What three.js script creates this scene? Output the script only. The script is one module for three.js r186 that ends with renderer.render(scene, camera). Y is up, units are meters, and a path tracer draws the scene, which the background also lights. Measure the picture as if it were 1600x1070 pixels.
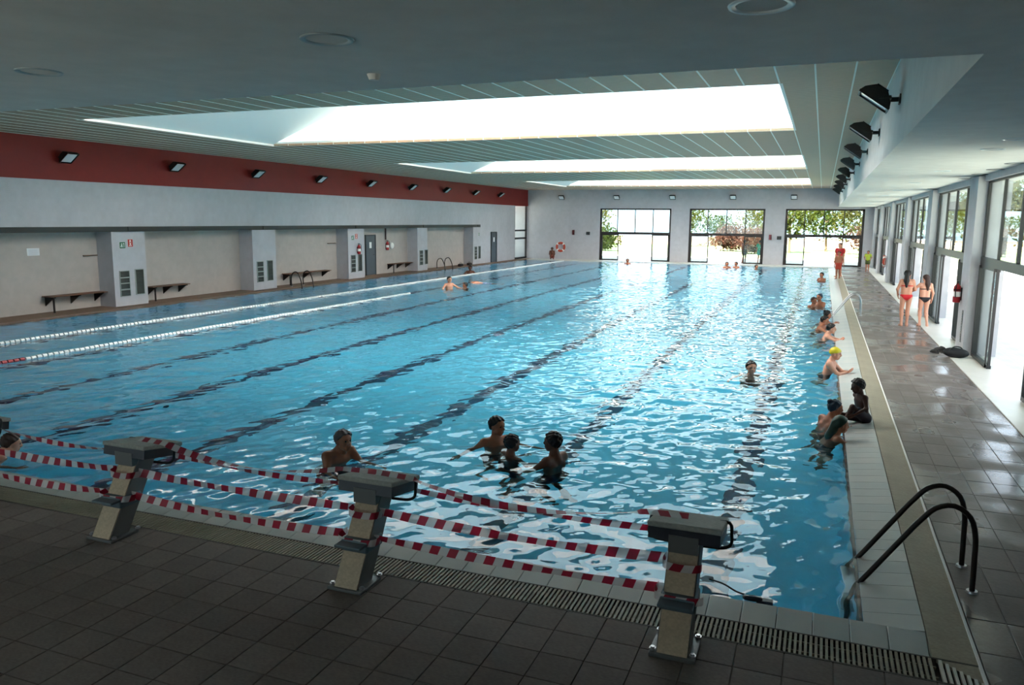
import * as THREE from 'three';
import { mergeGeometries } from 'three/addons/utils/BufferGeometryUtils.js';
import { RoundedBoxGeometry } from 'three/addons/geometries/RoundedBoxGeometry.js';

// ---------------------------------------------------------------- camera, sky, sun, exposure
const scene = new THREE.Scene();
const renderer = new THREE.WebGLRenderer({ antialias: true });
renderer.toneMapping = THREE.LinearToneMapping;
renderer.toneMappingExposure = 0.66;
renderer.shadowMap.enabled = true;
const EYE = 2.814;
const camera = new THREE.PerspectiveCamera(2 * Math.atan(535 / 1231.4) * 180 / Math.PI, 1600 / 1070, 0.1, 400);
{
  const yaw = -21.26 * Math.PI / 180, pitch = 8.838 * Math.PI / 180, roll = 0.503 * Math.PI / 180;
  const forward = new THREE.Vector3(Math.sin(yaw) * Math.cos(pitch), -Math.sin(pitch), -Math.cos(yaw) * Math.cos(pitch));
  const right = new THREE.Vector3(Math.cos(yaw), 0, Math.sin(yaw));
  const upward = new THREE.Vector3().crossVectors(right, forward);
  camera.position.set(0, EYE, 0);
  camera.up.copy(upward).multiplyScalar(Math.cos(roll)).addScaledVector(right, -Math.sin(roll));
  camera.lookAt(forward.add(camera.position));
}
scene.background = new THREE.Color(0.70, 0.85, 1.0);
scene.backgroundIntensity = 5.0;
const sun = new THREE.DirectionalLight(new THREE.Color(1, 0.95, 0.86), 62);
sun.position.set(-14, 62, 34);            // high, behind the camera and a little to the left
sun.target.position.set(-8, 0, -30);
sun.castShadow = true;
sun.shadow.mapSize.set(2048, 2048);
Object.assign(sun.shadow.camera, { left: -70, right: 70, top: 90, bottom: -90, near: 1, far: 220 });
scene.add(sun, sun.target);

// ---------------------------------------------------------------- helpers
let seed = 7;
const rnd = () => { seed = (seed * 1664525 + 1013904223) >>> 0; return seed / 4294967296; };
const rr = (a, b) => a + (b - a) * rnd();
const V = (x, y, z) => new THREE.Vector3(x, y, z);
// world: x to the right, y up, depth D along -z; W(x, y, depth)
const W = (x, y, d) => new THREE.Vector3(x, y, -d);

function metreUV(g) {
  const p = g.attributes.position, n = g.attributes.normal, uv = new Float32Array(p.count * 2);
  for (let i = 0; i < p.count; i++) {
    const ax = Math.abs(n.getX(i)), ay = Math.abs(n.getY(i)), az = Math.abs(n.getZ(i));
    if (ay >= ax && ay >= az) { uv[2 * i] = p.getX(i); uv[2 * i + 1] = p.getZ(i); }
    else if (ax >= az) { uv[2 * i] = p.getZ(i); uv[2 * i + 1] = p.getY(i); }
    else { uv[2 * i] = p.getX(i); uv[2 * i + 1] = p.getY(i); }
  }
  g.setAttribute('uv', new THREE.BufferAttribute(uv, 2));
  return g;
}
function clean(g, keepUV) {
  if (g.index) g = g.toNonIndexed();
  for (const k of Object.keys(g.attributes)) if (!['position', 'normal', 'uv'].includes(k)) g.deleteAttribute(k);
  if (!g.attributes.normal) g.computeVertexNormals();
  if (!keepUV || !g.attributes.uv) metreUV(g);
  return g;
}
function merge(gs, keepUV) {
  gs = (Array.isArray(gs) ? gs.flat(9) : [gs]).map((g) => clean(g, keepUV));
  return gs.length === 1 ? gs[0] : mergeGeometries(gs, false);
}
// box from corner to corner in x, y, depth
function bx(x0, x1, y0, y1, d0, d1) {
  const g = new THREE.BoxGeometry(Math.abs(x1 - x0), Math.abs(y1 - y0), Math.abs(d1 - d0));
  g.translate((x0 + x1) / 2, (y0 + y1) / 2, -(d0 + d1) / 2);
  return g;
}
function rbx(x0, x1, y0, y1, d0, d1, r = 0.01, s = 2) {
  const g = new RoundedBoxGeometry(Math.abs(x1 - x0), Math.abs(y1 - y0), Math.abs(d1 - d0), s, r);
  g.translate((x0 + x1) / 2, (y0 + y1) / 2, -(d0 + d1) / 2);
  return g;
}
function rod(a, b, r0, r1 = r0, n = 10) {
  const d = V().subVectors(b, a), g = new THREE.CylinderGeometry(r1, r0, d.length(), n);
  g.applyQuaternion(new THREE.Quaternion().setFromUnitVectors(V(0, 1, 0), d.normalize()));
  g.translate((a.x + b.x) / 2, (a.y + b.y) / 2, (a.z + b.z) / 2);
  return g;
}
function tube(pts, r, n = 40, m = 10) { return new THREE.TubeGeometry(new THREE.CatmullRomCurve3(pts, false, 'centripetal'), n, r, m, false); }
// polygon (list of points) given thickness along an offset vector
function slab(pts, off) {
  const pos = [], a = pts, b = pts.map((p) => p.clone().add(off)), n = a.length;
  const tri = (p, q, r) => pos.push(p.x, p.y, p.z, q.x, q.y, q.z, r.x, r.y, r.z);
  for (let i = 1; i < n - 1; i++) { tri(a[0], a[i + 1], a[i]); tri(b[0], b[i], b[i + 1]); }
  for (let i = 0; i < n; i++) { const j = (i + 1) % n; tri(a[i], a[j], b[j]); tri(a[i], b[j], b[i]); }
  const g = new THREE.BufferGeometry();
  g.setAttribute('position', new THREE.Float32BufferAttribute(pos, 3));
  g.computeVertexNormals();
  return g;
}
const taken = new Map();
function numbered(name) {
  const k = taken.get(name) || 0; taken.set(name, k + 1);
  return k ? name + '_' + String(k).padStart(3, '0') : name;
}
function obj(name, gs, mat, parent = scene, keepUV = false) {
  const m = new THREE.Mesh(gs.isBufferGeometry && gs.userData.done ? gs : merge(gs, keepUV), mat);
  m.name = parent === scene ? numbered(name) : name;
  m.castShadow = m.receiveShadow = true;
  parent.add(m);
  return m;
}
// a copy of a tile whose texture follows its place on the floor
function laid(g, x, d) { const c = g.clone(), u = c.attributes.uv; for (let i = 0; i < u.count; i++) u.setXY(i, u.getX(i) + x, u.getY(i) - d); c.userData.done = true; return c; }
function shared(gs) { const g = merge(gs); g.userData.done = true; return g; }
function tag(o, label, category, group) { o.userData = { label, category }; if (group) o.userData.group = group; return o; }
function thing(name, label, category, pos = V(0, 0, 0), turn = 0, group) {
  const o = new THREE.Group(); o.name = numbered(name); scene.add(o);
  o.position.copy(pos); o.rotation.y = turn;
  return tag(o, label, category, group);
}
function struct(name, gs, mat, label) {
  const m = obj(name, gs, mat); m.userData = { kind: 'structure', label, category: 'structure' }; return m;
}
function structGroup(name, label) {
  const o = new THREE.Group(); o.name = numbered(name); scene.add(o); o.userData = { kind: 'structure', label, category: 'structure' }; return o;
}
function copy(root, pos, turn, label, group) {
  const r = root.clone(); r.name = numbered(root.name.replace(/_\d{3}$/, '')); scene.add(r);
  r.userData = { ...root.userData }; r.position.copy(pos); r.rotation.y = turn; r.userData.label = label; if (group) r.userData.group = group;
  return r;
}

// ---------------------------------------------------------------- textures
function lattice(n, s) { const a = new Float32Array(n * n); let q = s * 7919 + 13; for (let i = 0; i < n * n; i++) { q = (q * 1103515245 + 12345) >>> 0; a[i] = (q >>> 8) / 16777216; } return a; }
function tileNoise(size, base, octaves, s, gain = 0.5) {     // tiling value noise, 0..1
  const out = new Float32Array(size * size); let amp = 1, tot = 0;
  for (let o = 0, n = base; o < octaves; o++, n *= 2) {
    const L = lattice(n, s + o);
    for (let y = 0; y < size; y++) for (let x = 0; x < size; x++) {
      const fx = x / size * n, fy = y / size * n, x0 = Math.floor(fx), y0 = Math.floor(fy);
      let u = fx - x0, v = fy - y0; u = u * u * (3 - 2 * u); v = v * v * (3 - 2 * v);
      const x1 = (x0 + 1) % n, y1 = (y0 + 1) % n;
      out[y * size + x] += amp * ((L[y0 * n + x0] * (1 - u) + L[y0 * n + x1] * u) * (1 - v) + (L[y1 * n + x0] * (1 - u) + L[y1 * n + x1] * u) * v);
    }
    tot += amp; amp *= gain;
  }
  for (let i = 0; i < out.length; i++) out[i] /= tot;
  return out;
}
function tex(size, fn, metres, srgb) {
  const d = new Uint8Array(size * size * 4);
  for (let y = 0; y < size; y++) for (let x = 0; x < size; x++) {
    const c = fn(x, y), i = 4 * (y * size + x);
    d[i] = 255 * c[0]; d[i + 1] = 255 * c[1]; d[i + 2] = 255 * c[2]; d[i + 3] = 255;
  }
  const t = new THREE.DataTexture(d, size, size); t.wrapS = t.wrapT = THREE.RepeatWrapping;
  t.magFilter = THREE.LinearFilter; t.minFilter = THREE.LinearMipmapLinearFilter; t.generateMipmaps = true;
  if (metres) t.repeat.set(1 / metres, 1 / metres);
  if (srgb) t.colorSpace = THREE.SRGBColorSpace;
  t.needsUpdate = true; return t;
}
const N1 = tileNoise(256, 4, 6, 1), N2 = tileNoise(256, 16, 4, 2), N3 = tileNoise(256, 8, 5, 3);
const grey = (v) => { v = Math.min(1, Math.max(0, v)); return [v, v, v]; };
const mottle = tex(256, (x, y) => grey(0.86 + 0.14 * (0.6 * N1[y * 256 + x] + 0.4 * N2[y * 256 + x])), 2.7, true);
const speckle = tex(256, (x, y) => grey(0.72 + 0.28 * (0.4 * N1[y * 256 + x] + 0.6 * N2[(y * 5 % 256) * 256 + (x * 3 % 256)])), 0.9, true);
const fineBump = tex(256, (x, y) => grey(N2[y * 256 + x]), 0.5);
// a film of water lies in patches on the deck: low roughness where it lies
const N4 = tileNoise(512, 5, 4, 9, 0.45);
const wetMap = tex(512, (x, y) => { let t = Math.min(1, Math.max(0, (N4[y * 512 + x] - 0.36) / 0.26)); t = t * t * (3 - 2 * t); return grey(0.16 + 0.36 * t); }, 3.7);
const ribs = tex(128, (x, y) => { const v = Math.abs(((y / 128 * 8) % 1) - 0.5) < 0.40 ? 1 : 0.25; return grey(v); }, 0.8);
const ribTint = tex(128, (x, y) => { const v = Math.abs(((y / 128 * 8) % 1) - 0.5) < 0.40 ? 0.97 : 0.80; return grey(v * (0.95 + 0.05 * N2[y * 256 + x])); }, 0.8, true);

const std = (color, roughness = 0.7, extra = {}) => new THREE.MeshStandardMaterial({ color, roughness, metalness: 0, ...extra });
const M = {
  plaster: std(0xe2e1de, 0.9, { map: mottle, bumpMap: fineBump, bumpScale: 0.0006 }),
  wallWhite: std(0xc2c2c8, 0.75, { map: mottle }),
  wallWarm: std(0xbfb6b0, 0.8, { map: mottle }),
  red: std(0x8a130f, 0.6, { map: mottle }),
  dark: std(0x17171a, 0.5),
  frame: std(0x241c1a, 0.45),
  frameGrey: std(0x2c2b2b, 0.4),
  panel: std(0xc9a488, 0.55, { map: ribTint, bumpMap: ribs, bumpScale: 0.004 }),
  tbar: std(0xf0efe8, 0.5),
  beige: std(0xaea58f, 0.6, { map: speckle }),
  strip: std(0xe4e0d6, 0.35, { map: mottle }),
  grout: std(0x766b65, 0.9),
  steel: std(0xb9bcc0, 0.28, { metalness: 0.9 }),
  darkSteel: std(0x3a3432, 0.38, { metalness: 0.85 }),
  black: std(0x0d0d0f, 0.45),
  glass: new THREE.MeshPhysicalMaterial({ color: 0xf4fbf8, roughness: 0.0, metalness: 0, transmission: 1, thickness: 0, ior: 1.5 }),
  poolTile: std(0xc6e8f4, 0.5, { map: mottle }),
  poolWall: std(0xc2e6f1, 0.4, { map: mottle }),
  lane: std(0x12284a, 0.5),
  opal: new THREE.MeshPhysicalMaterial({ color: 0xf4f2f0, roughness: 1, transmission: 0.76, thickness: 0, side: THREE.DoubleSide }),
  pale: std(0xf2f1ee, 0.6),
  concrete: std(0xe8e2d8, 0.9, { map: speckle }),
  woodBrown: std(0x6a4a38, 0.7),
};
const deckTones = [0x7c716b, 0x7f746e, 0x796e68, 0x837872];
const deckMats = deckTones.map((c) => std(c, 0.8, { map: speckle, bumpMap: fineBump, bumpScale: 0.0005 }));
const wetDeckMats = deckTones.map((c) => std(c, 1, { map: speckle, roughnessMap: wetMap, bumpMap: fineBump, bumpScale: 0.0005 }));   // the same tile under a film of water
const edgeMats = [0xd3d8d6, 0xd0d6d5, 0xd7dad7].map((c) => std(c, 0.25, { map: mottle }));
// ---------------------------------------------------------------- the shell
const XL = -20.56, XN = -21.2, XR = 3.17, XB = 0.84, DE = 55.8, DB = -5;        // left wall face, niche back, glass wall, bulkhead, end wall, wall behind
const CL = 3.83, CU = 5.01, DC = 5.67;                                         // low ceiling, high ceiling, where the low one ends
const PX0 = -20.08, PX1 = 0.45, PD0 = 5.84, PD1 = 54.4, WATER = -0.045, BED = -1.75;

// pool basin
struct('pool_floor', bx(PX0 - 0.3, PX1 + 0.3, BED - 0.3, BED, PD0 - 0.3, PD1 + 0.3), M.poolTile, 'pale blue tiled floor of the swimming pool');
for (const [g, l] of [[bx(PX0 - 0.3, PX0, BED, -0.16, PD0 - 0.3, PD1 + 0.3), 'left'], [bx(PX1, PX1 + 0.3, BED, -0.16, PD0 - 0.3, PD1 + 0.3), 'right'], [bx(PX0, PX1, BED, -0.16, PD0 - 0.3, PD0), 'near'], [bx(PX0, PX1, BED, -0.16, PD1, PD1 + 0.3), 'far']]) struct('pool_wall', g, M.poolWall, l + ' tiled side of the swimming pool, pale blue');
{
  const lines = structGroup('trim_1', 'dark blue tiled lane lines on the pool floor');
  for (let k = 0; k < 8; k++) obj('lane_line', bx(-0.8 - 2.5 * k - 0.14, -0.8 - 2.5 * k + 0.14, BED, BED + 0.008, PD0 + 1.2, PD1 - 1.6), M.lane, lines);
  obj('wall_line', bx(PX1 - 0.012, PX1 + 0.02, -0.42, -0.15, PD0, PD1), M.lane, lines);
}
// floor slabs (grout) with tiles laid on them
const near = structGroup('floor', 'dark brown-grey tiled deck in front of the starting blocks');
obj('bedding', bx(-22.5, 3.6, -0.3, -0.006, DB, 5.17), M.grout, near);
const tileG = shared(rbx(-0.147, 0.147, -0.02, 0.002, -0.147, 0.147, 0.004, 1));
{
  const rest = [];
  for (let i = 0; i < 9; i++) for (let k = -36; k <= 11; k++) {
    const x = k * 0.3 + 0.15 - 0.06, d = 5.17 - 0.15 - i * 0.3;
    const inView = d > 3.2 && x > -8.6 && x < 2.6 && (d - 2.9) > (x + 8.4) * -0.02 && (5.17 - d) < 0.5 + (x + 8.4) * 0.17;
    if (inView) { const t = obj('tile', laid(tileG, x, d), deckMats[Math.floor(rnd() * 4)], near); t.position.set(x, rr(-0.0012, 0.0012), -d); }
    else if (x < 3.3) rest.push(tileG.clone().translate(x, 0, -d));
  }
  const r = obj('tile_field', rest, deckMats[0], near); r.userData.kind = 'stuff';
  obj('rear_field', bx(-22.5, 3.6, -0.02, 0.0, DB, 2.47), deckMats[1], near);
}
const side = structGroup('floor', 'long wet grey tiled deck beside the glass wall');
obj('bedding', bx(1.13, 3.6, -0.3, -0.004, 5.17, DE + 0.3), M.grout, side);
{
  const g = shared(rbx(-0.125, 0.125, -0.02, 0.002, -0.247, 0.247, 0.004, 1)), rest = [];
  for (let j = 0; j < 101; j++) for (let i = 0; i < 6; i++) {
    const x = 1.14 + 0.13 + i * 0.256, d = 5.17 + 0.25 + j * 0.5 + (i % 2) * 0.0;
    if (d > DE) continue;
    if (j < 50) { const t = obj('tile', laid(g, x, d), wetDeckMats[Math.floor(rnd() * 4)], side); t.position.set(x, rr(-0.001, 0.001), -d); }
    else rest.push(g.clone().translate(x, 0, -d));
  }
  const r = obj('tile_field', rest, wetDeckMats[1], side); r.userData.kind = 'stuff';
}
struct('trim_2', [bx(2.69, 3.6, -0.3, 0.012, 5.17, DE + 0.3)], M.strip, 'pale stone strip along the foot of the glass wall');
struct('trim_3', rbx(1.112, 1.132, -0.1, 0.012, 5.17, DE, 0.003), M.pale, 'thin white kerb line beside the grey deck');
struct('trim_4', bx(0.85, 1.112, -0.3, 0.004, 5.48, DE), M.beige, 'beige strip between the pool edge tiles and the white kerb line');
// pool edge tiles, gently falling to the water
{
  const e = structGroup('trim_5', 'pale wet tiles along the pool edge');
  obj('bedding', [bx(PX1 - 0.02, 0.85, -0.3, -0.075, 5.48, DE), bx(PX0 - 0.1, 0.85, -0.3, -0.075, 5.48, PD0 + 0.02)], M.grout, e);
  const slope = Math.atan2(0.05, 0.4);
  const gR = shared(rbx(-0.197, 0.197, -0.03, 0, -0.121, 0.121, 0.004, 1)), gN = shared(rbx(-0.121, 0.121, -0.03, 0, -0.177, 0.177, 0.006, 1));
  const rest = [];
  for (let j = 0; j < 210; j++) {
    const d = PD0 + 0.125 + j * 0.2455; if (d > DE - 0.2) break;
    if (j < 150) { const t = obj('tile', gR, edgeMats[j % 3], e); t.position.set(0.65, -0.026, -d); t.rotation.z = slope; }
    else { const t = gR.clone(); t.rotateZ(slope); t.translate(0.65, -0.026, -d); rest.push(t); }
  }
  obj('tile_field', rest, edgeMats[0], e).userData.kind = 'stuff';
  for (let k = 0; k < 86; k++) { const t = obj('tile', gN, edgeMats[(k * 2) % 3], e); t.position.set(0.725 - k * 0.2455, -0.026, -5.66); t.rotation.x = slope; }
}
struct('trim_6', [bx(-22.5, PX0, -0.3, 0.0, 5.48, DE + 0.3)], std(0x8d7565, 0.8, { map: speckle }), 'brown narrow deck along the left wall');
struct('trim_7', [bx(PX0, 1.112, -0.3, 0.0, PD1, DE + 0.4)], M.strip, 'narrow pale deck along the far wall');
// overflow channel grate along the near edge
{
  const gr = structGroup('trim_8', 'slatted beige overflow grate along the near pool edge');
  obj('channel', [bx(-22.5, 1.112, -0.3, -0.06, 5.17, 5.48), bx(-22.5, 1.112, -0.06, 0.002, 5.17, 5.185), bx(-22.5, 1.112, -0.06, 0.002, 5.465, 5.48)], std(0x54504a, 0.8), gr);
  const s = [], one = new THREE.BoxGeometry(0.018, 0.024, 0.276);
  for (let x = -9.5; x < 0.86; x += 0.033) s.push(one.clone().translate(x, -0.010, -5.325));
  obj('slats', s, M.beige, gr).userData.kind = 'stuff';
  obj('rib', [bx(-9.5, 0.86, -0.03, -0.012, 5.25, 5.262), bx(-9.5, 0.86, -0.03, -0.012, 5.38, 5.392)], M.beige, gr);
  const c = []; for (let x = 0.88; x < 1.1; x += 0.036) c.push(bx(x, x + 0.019, -0.022, 0.003, 5.19, 5.46 - (x - 0.88) * 0.9));
  obj('corner_slats', c, M.strip, gr).userData.kind = 'stuff';
  obj('corner_plate', slab([W(0.87, -0.02, 5.46), W(1.11, -0.02, 5.46), W(1.11, -0.02, 5.25)], V(0, 0.021, 0)), M.beige, gr);
}

// ---------------------------------------------------------------- ceilings
struct('ceiling', bx(-22.5, 3.6, CL, CL + 0.25, DB, DC), M.plaster, 'smooth white lowered ceiling over the entrance deck');
struct('ceiling', bx(XB, 3.6, CL, CL + 0.25, DC, DE + 0.3), M.plaster, 'smooth white lowered ceiling along the glass wall');
struct('trim_10', bx(XB, XB + 0.2, CL + 0.25, CU + 0.06, DC, DE + 0.3), M.plaster, 'white ceiling drop carrying floodlights above the side deck');
struct('trim_11', bx(-22.5, XB + 0.2, CL + 0.25, CU + 0.06, DC - 0.2, DC), M.plaster, 'white ceiling drop over the entrance deck');
const SK = [[13.8, 20.7], [28.4, 35.6], [43.2, 51.0]], SX0 = -16.2, SX1 = -0.8;
{
  const c = structGroup('ceiling', 'olive-grey ribbed metal ceiling planks with white joint bars');
  const top = [bx(SX1, XB + 0.2, CU + 0.06, CU + 0.11, DC, DE + 0.3), bx(-22.5, SX0, CU + 0.06, CU + 0.11, DC, DE + 0.3)];
  let prev = DC; for (const [a, b] of [...SK, [DE + 0.3, 0]]) { top.push(bx(SX0, SX1, CU + 0.06, CU + 0.11, prev, a)); prev = b; }
  obj('deck_above', top, M.pale, c);
  const step = 0.545;
  const plank = (x0, x1, d0, d1) => {
    obj('plank', bx(x0 + 0.012, x1 - 0.012, CU, CU + 0.06, d0, d1), M.panel, c);
    obj('joint_bar', bx(x1 - 0.013, x1 + 0.013, CU - 0.006, CU + 0.05, d0, d1), M.tbar, c);
  };
  for (let k = 0; ; k++) {
    const x1 = XB - k * step, x0 = Math.max(XL, x1 - step);
    if (x1 <= XL + 0.02) break;
    const mid = (x0 + x1) / 2;
    if (mid > SX1 || mid < SX0) plank(x0, x1, DC, DE);
    else { let p = DC; for (const [a, b] of [...SK, [DE, 0]]) { plank(x0, x1, p, a); p = b; } }
  }
}
// roof lights: sloping white roof over each opening, glazed on the far side
SK.forEach(([a, b], i) => {
  const HT = 2.2, T = V(0, 0.2, 0), r = structGroup('window_' + (i + 1), ['nearest and largest', 'middle', 'farthest'][i] + ' roof light in the high ceiling');
  const p = (x, y, d) => W(x, CU + y, d);
  obj('opal_slope', slab([p(SX0, 0, a), p(SX1, 0, a), p(SX1, HT, b), p(-10.4, HT, b)], V(0, 0.01, 0)).deleteAttribute('uv'), M.opal, r);
  obj('hip_slope', slab([p(SX0, 0, a), p(-10.4, HT, b), p(SX0, 0, b)], T), M.pale, r);
  obj('cheek', slab([p(SX1, -0.003, a - 0.03), p(SX1, -0.003, b + 0.02), p(SX1, HT, b + 0.02), p(SX1, 0.15, a - 0.03)], V(0.05, 0, 0)), M.pale, r);
  obj('pane', slab([p(SX0, 0, b), p(SX1, 0, b), p(SX1, HT, b), p(-10.4, HT, b)], V(0, 0, -0.012)), M.glass, r);
  obj('kerb', [bx(SX0 - 0.02, SX1 + 0.02, CU - 0.004, CU + 0.12, a - 0.03, a), bx(SX0 - 0.02, SX1 + 0.02, CU - 0.004, CU + 0.112, b + 0.013, b + 0.03), bx(SX0 - 0.03, SX0, CU - 0.004, CU + 0.12, a, b)], M.tbar, r);
});

// ---------------------------------------------------------------- left wall
const PIL = [[18.46, 19.76], [25.0, 26.4], [31.67, 33.07], [38.5, 39.65], [45.9, 47.1]];
{
  const w = structGroup('wall_left', 'left wall with white upper face, recessed bays and projecting piers');
  obj('upper_face', bx(-22.0, XL, 2.5, 3.83, DB, 53.2), M.wallWhite, w);
  obj('upper_face', bx(-22.0, XL, 3.95, CU + 0.3, 53.2, DE + 0.3), M.wallWhite, w);
  obj('recess_back', bx(-22.0, XN, 0, 2.5, DB, 47.1), M.wallWarm, w);
  obj('pier', bx(XN, XL, 0, 2.5, DB, 13.1), M.wallWhite, w);
  for (const [a, b] of PIL) obj('pier', bx(XN, XL, 0, 2.5, a, b), M.wallWhite, w);
  obj('end_face', bx(-22.0, XL, 0, 2.5, 47.1, 53.2), M.wallWhite, w);
  obj('red_band', bx(-22.0, XL + 0.03, 3.83, CU + 0.3, DB, DE), M.red, w);
}
struct('trim_9', [bx(XL - 0.05, XL + 0.03, 2.34, 2.5, 5, 47.0), ...PIL.map(([a, b]) => bx(XL - 0.05, XL + 0.06, 2.36, 2.5, a + 0.62, a + 0.98))], std(0x2b2d2c, 0.6), 'long dark rail under the upper face of the left wall');

// ---------------------------------------------------------------- glazed units: a frame, four upper panes, two fixed lower panes and an open doorway
function glazed(n, label, origin, turn, width, top, mid, mat, fw = 0.1) {
  const u = structGroup('window_' + n, label); u.position.copy(origin); u.rotation.y = turn;
  const b = (x0, x1, y0, y1, z0 = -0.03, z1 = 0.03) => new THREE.BoxGeometry(x1 - x0, y1 - y0, z1 - z0).translate((x0 + x1) / 2, (y0 + y1) / 2, (z0 + z1) / 2);
  obj('frame', [b(0, fw, 0, top), b(width - fw, width, 0, top), b(0, width, top - fw * 0.8, top)], mat, u);
  obj('transom', b(0, width, mid - 0.17, mid, -0.04, 0.04), mat, u);
  for (let k = 1; k < 4; k++) obj('mullion', b(width * k / 4 - 0.03, width * k / 4 + 0.03, mid, top - fw * 0.8), mat, u);
  for (let k = 0; k < 4; k++) obj('upper_pane', b(width * k / 4 + 0.02, width * (k + 1) / 4 - 0.02, mid - 0.01, top - 0.04, -0.006, 0.006), M.glass, u);
  const o0 = width * 0.27, o1 = width * 0.74;
  for (const [x0, x1] of [[fw, o0], [o1, width - fw]]) {
    obj('door_frame', [b(x0, x0 + 0.05, 0, mid - 0.17, -0.025, 0.025), b(x1 - 0.05, x1, 0, mid - 0.17, -0.04, 0.04), b(x0, x1, 0, 0.06, -0.04, 0.04), b(x0, x1, mid - 0.23, mid - 0.17, -0.04, 0.04)], mat, u);
    obj('lower_pane', b(x0 + 0.03, x1 - 0.03, 0.04, mid - 0.2, -0.006, 0.006), M.glass, u);
    obj('slid_door', [b(x0 + 0.02, x0 + 0.07, 0.02, mid - 0.17, -0.07, -0.045), b(x1 - 0.07, x1 - 0.02, 0.02, mid - 0.17, -0.07, -0.045), b(x0 + 0.02, x1 - 0.02, 0.02, 0.09, -0.07, -0.045)], mat, u);
  }
  return u;
}
// end wall
const EW = [[-15.0, -9.9], [-8.64, -3.65], [-2.36, 2.45]];
{
  const g = [bx(-22.0, 3.6, 3.69, CU + 2.3, DE, DE + 0.3)]; let p = -22.0;
  for (const [a, b] of [...EW, [3.6, 0]]) { g.push(bx(p, a, -0.3, 3.69, DE, DE + 0.3)); p = b; }
  struct('wall_back', g, M.wallWhite, 'white end wall with three glazed openings');
  EW.forEach(([a, b], i) => glazed(i + 4, ['leftmost', 'middle', 'rightmost'][i] + ' dark framed glazed opening in the end wall', W(a, 0, DE + 0.12), 0, b - a, 3.69, 2.03, M.frame, 0.13));
}
// glass wall on the right with piers
const PIERS = []; for (let k = -3; k < 5; k++) PIERS.push(19.2 + 7.45 * k);
{
  const g = [bx(XR - 0.08, 3.6, 3.70, CL + 0.1, DB, DE + 0.3)];
  const w = structGroup('wall_right', 'grey-white piers and head of the long glass wall');
  obj('head', g, M.wallWhite, w);
  for (const d of PIERS) obj('pier', bx(XR - 0.2, 3.6, 0, 3.8, d, d + 1.0), M.wallWhite, w);
  obj('pier', bx(XR - 0.2, 3.6, 0, 3.8, 55.0, DE + 0.1), M.wallWhite, w);
  obj('solid_face', bx(XR, 3.6, -0.3, 3.8, DB, 11.75), M.wallWhite, w);
  PIERS.forEach((d, k) => {
    if (d < 10) return;
    const far = k < PIERS.length - 1 ? PIERS[k + 1] : 55.0;
    glazed(7 + k, ['nearest', 'second', 'third', 'fourth', 'fifth', 'farthest'][k - 2] + ' glazed bay of the glass wall counted from the camera', W(XR + 0.02, 0.012, d + 1.0), Math.PI / 2, far - d - 1.0, 3.70, 2.12, M.frameGrey, 0.07);
  });
}
// tall window at the far end of the left wall
{
  const u = structGroup('window_15', 'tall narrow window at the far end of the left wall');
  const d0 = 53.25, d1 = 55.78, x = XL - 0.1;
  const f = (a, b, y0, y1) => bx(x - 0.05, x + 0.05, y0, y1, a, b);
  obj('frame', [f(d0, d0 + 0.12, 0, 3.95), f(d1 - 0.12, d1, 0, 3.95), f(d0, d1, 3.83, 3.95), f(d0, d1, 0, 0.12)], M.frame, u);
  obj('bar', f(d0, d1, 2.0, 2.12), M.frame, u); obj('bar', f(d0, d1, 1.42, 1.56), M.frame, u);
  for (const [y0, y1] of [[0.1, 1.45], [1.53, 2.02], [2.1, 3.86]]) obj('pane', bx(x - 0.006, x + 0.006, y0, y1, d0 + 0.1, d1 - 0.1), M.glass, u);
}
// wall behind the camera and the strip of wall between the ceilings
const FW = [-17.5, -5.5, 0.7, 3.1];
struct('wall_front', [bx(-22.5, FW[0], -0.3, CL + 0.3, DB - 0.3, DB), bx(FW[1], 3.9, -0.3, CL + 0.3, DB - 0.3, DB), bx(FW[0], FW[1], -0.3, FW[2], DB - 0.3, DB), bx(FW[0], FW[1], FW[3], CL + 0.3, DB - 0.3, DB)], M.wallWhite, 'wall behind the entrance deck');
{
  const u = structGroup('window_13', 'wide window in the wall behind the entrance deck'), f = (x0, x1, y0, y1) => bx(x0, x1, y0, y1, DB - 0.2, DB - 0.1);
  obj('frame', [f(FW[0], FW[0] + 0.08, FW[2], FW[3]), f(FW[1] - 0.08, FW[1], FW[2], FW[3]), f(FW[0], FW[1], FW[3] - 0.08, FW[3]), f(FW[0], FW[1], FW[2], FW[2] + 0.08)], M.frame, u);
  for (let k = 0; k < 4; k++) { const w = (FW[1] - FW[0]) / 4, x = FW[0] + k * w; obj('pane', bx(x, x + w, FW[2], FW[3], DB - 0.156, DB - 0.144), M.glass, u); if (k) obj('mullion', f(x - 0.03, x + 0.03, FW[2], FW[3]), M.frame, u); }
}
struct('roof', [bx(-23.2, 4.6, CU + 0.115, CU + 0.13, DB - 0.5, 13.7), bx(-23.2, SX0 - 0.1, CU + 0.115, CU + 0.13, 13.7, DE + 1.2), bx(SX1 + 0.25, 4.6, CU + 0.115, CU + 0.13, 13.7, DE + 1.2),
  bx(SX0 - 0.1, SX1 + 0.25, CU + 0.115, CU + 0.13, 20.8, 28.3), bx(SX0 - 0.1, SX1 + 0.25, CU + 0.115, CU + 0.13, 35.7, 43.1), bx(SX0 - 0.1, SX1 + 0.25, CU + 0.115, CU + 0.13, 51.1, DE + 1.2),
  bx(3.6, 4.6, CL + 0.1, CU + 0.115, DB - 0.5, DE + 0.3)], M.concrete, 'flat roof of the pool hall');

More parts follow.
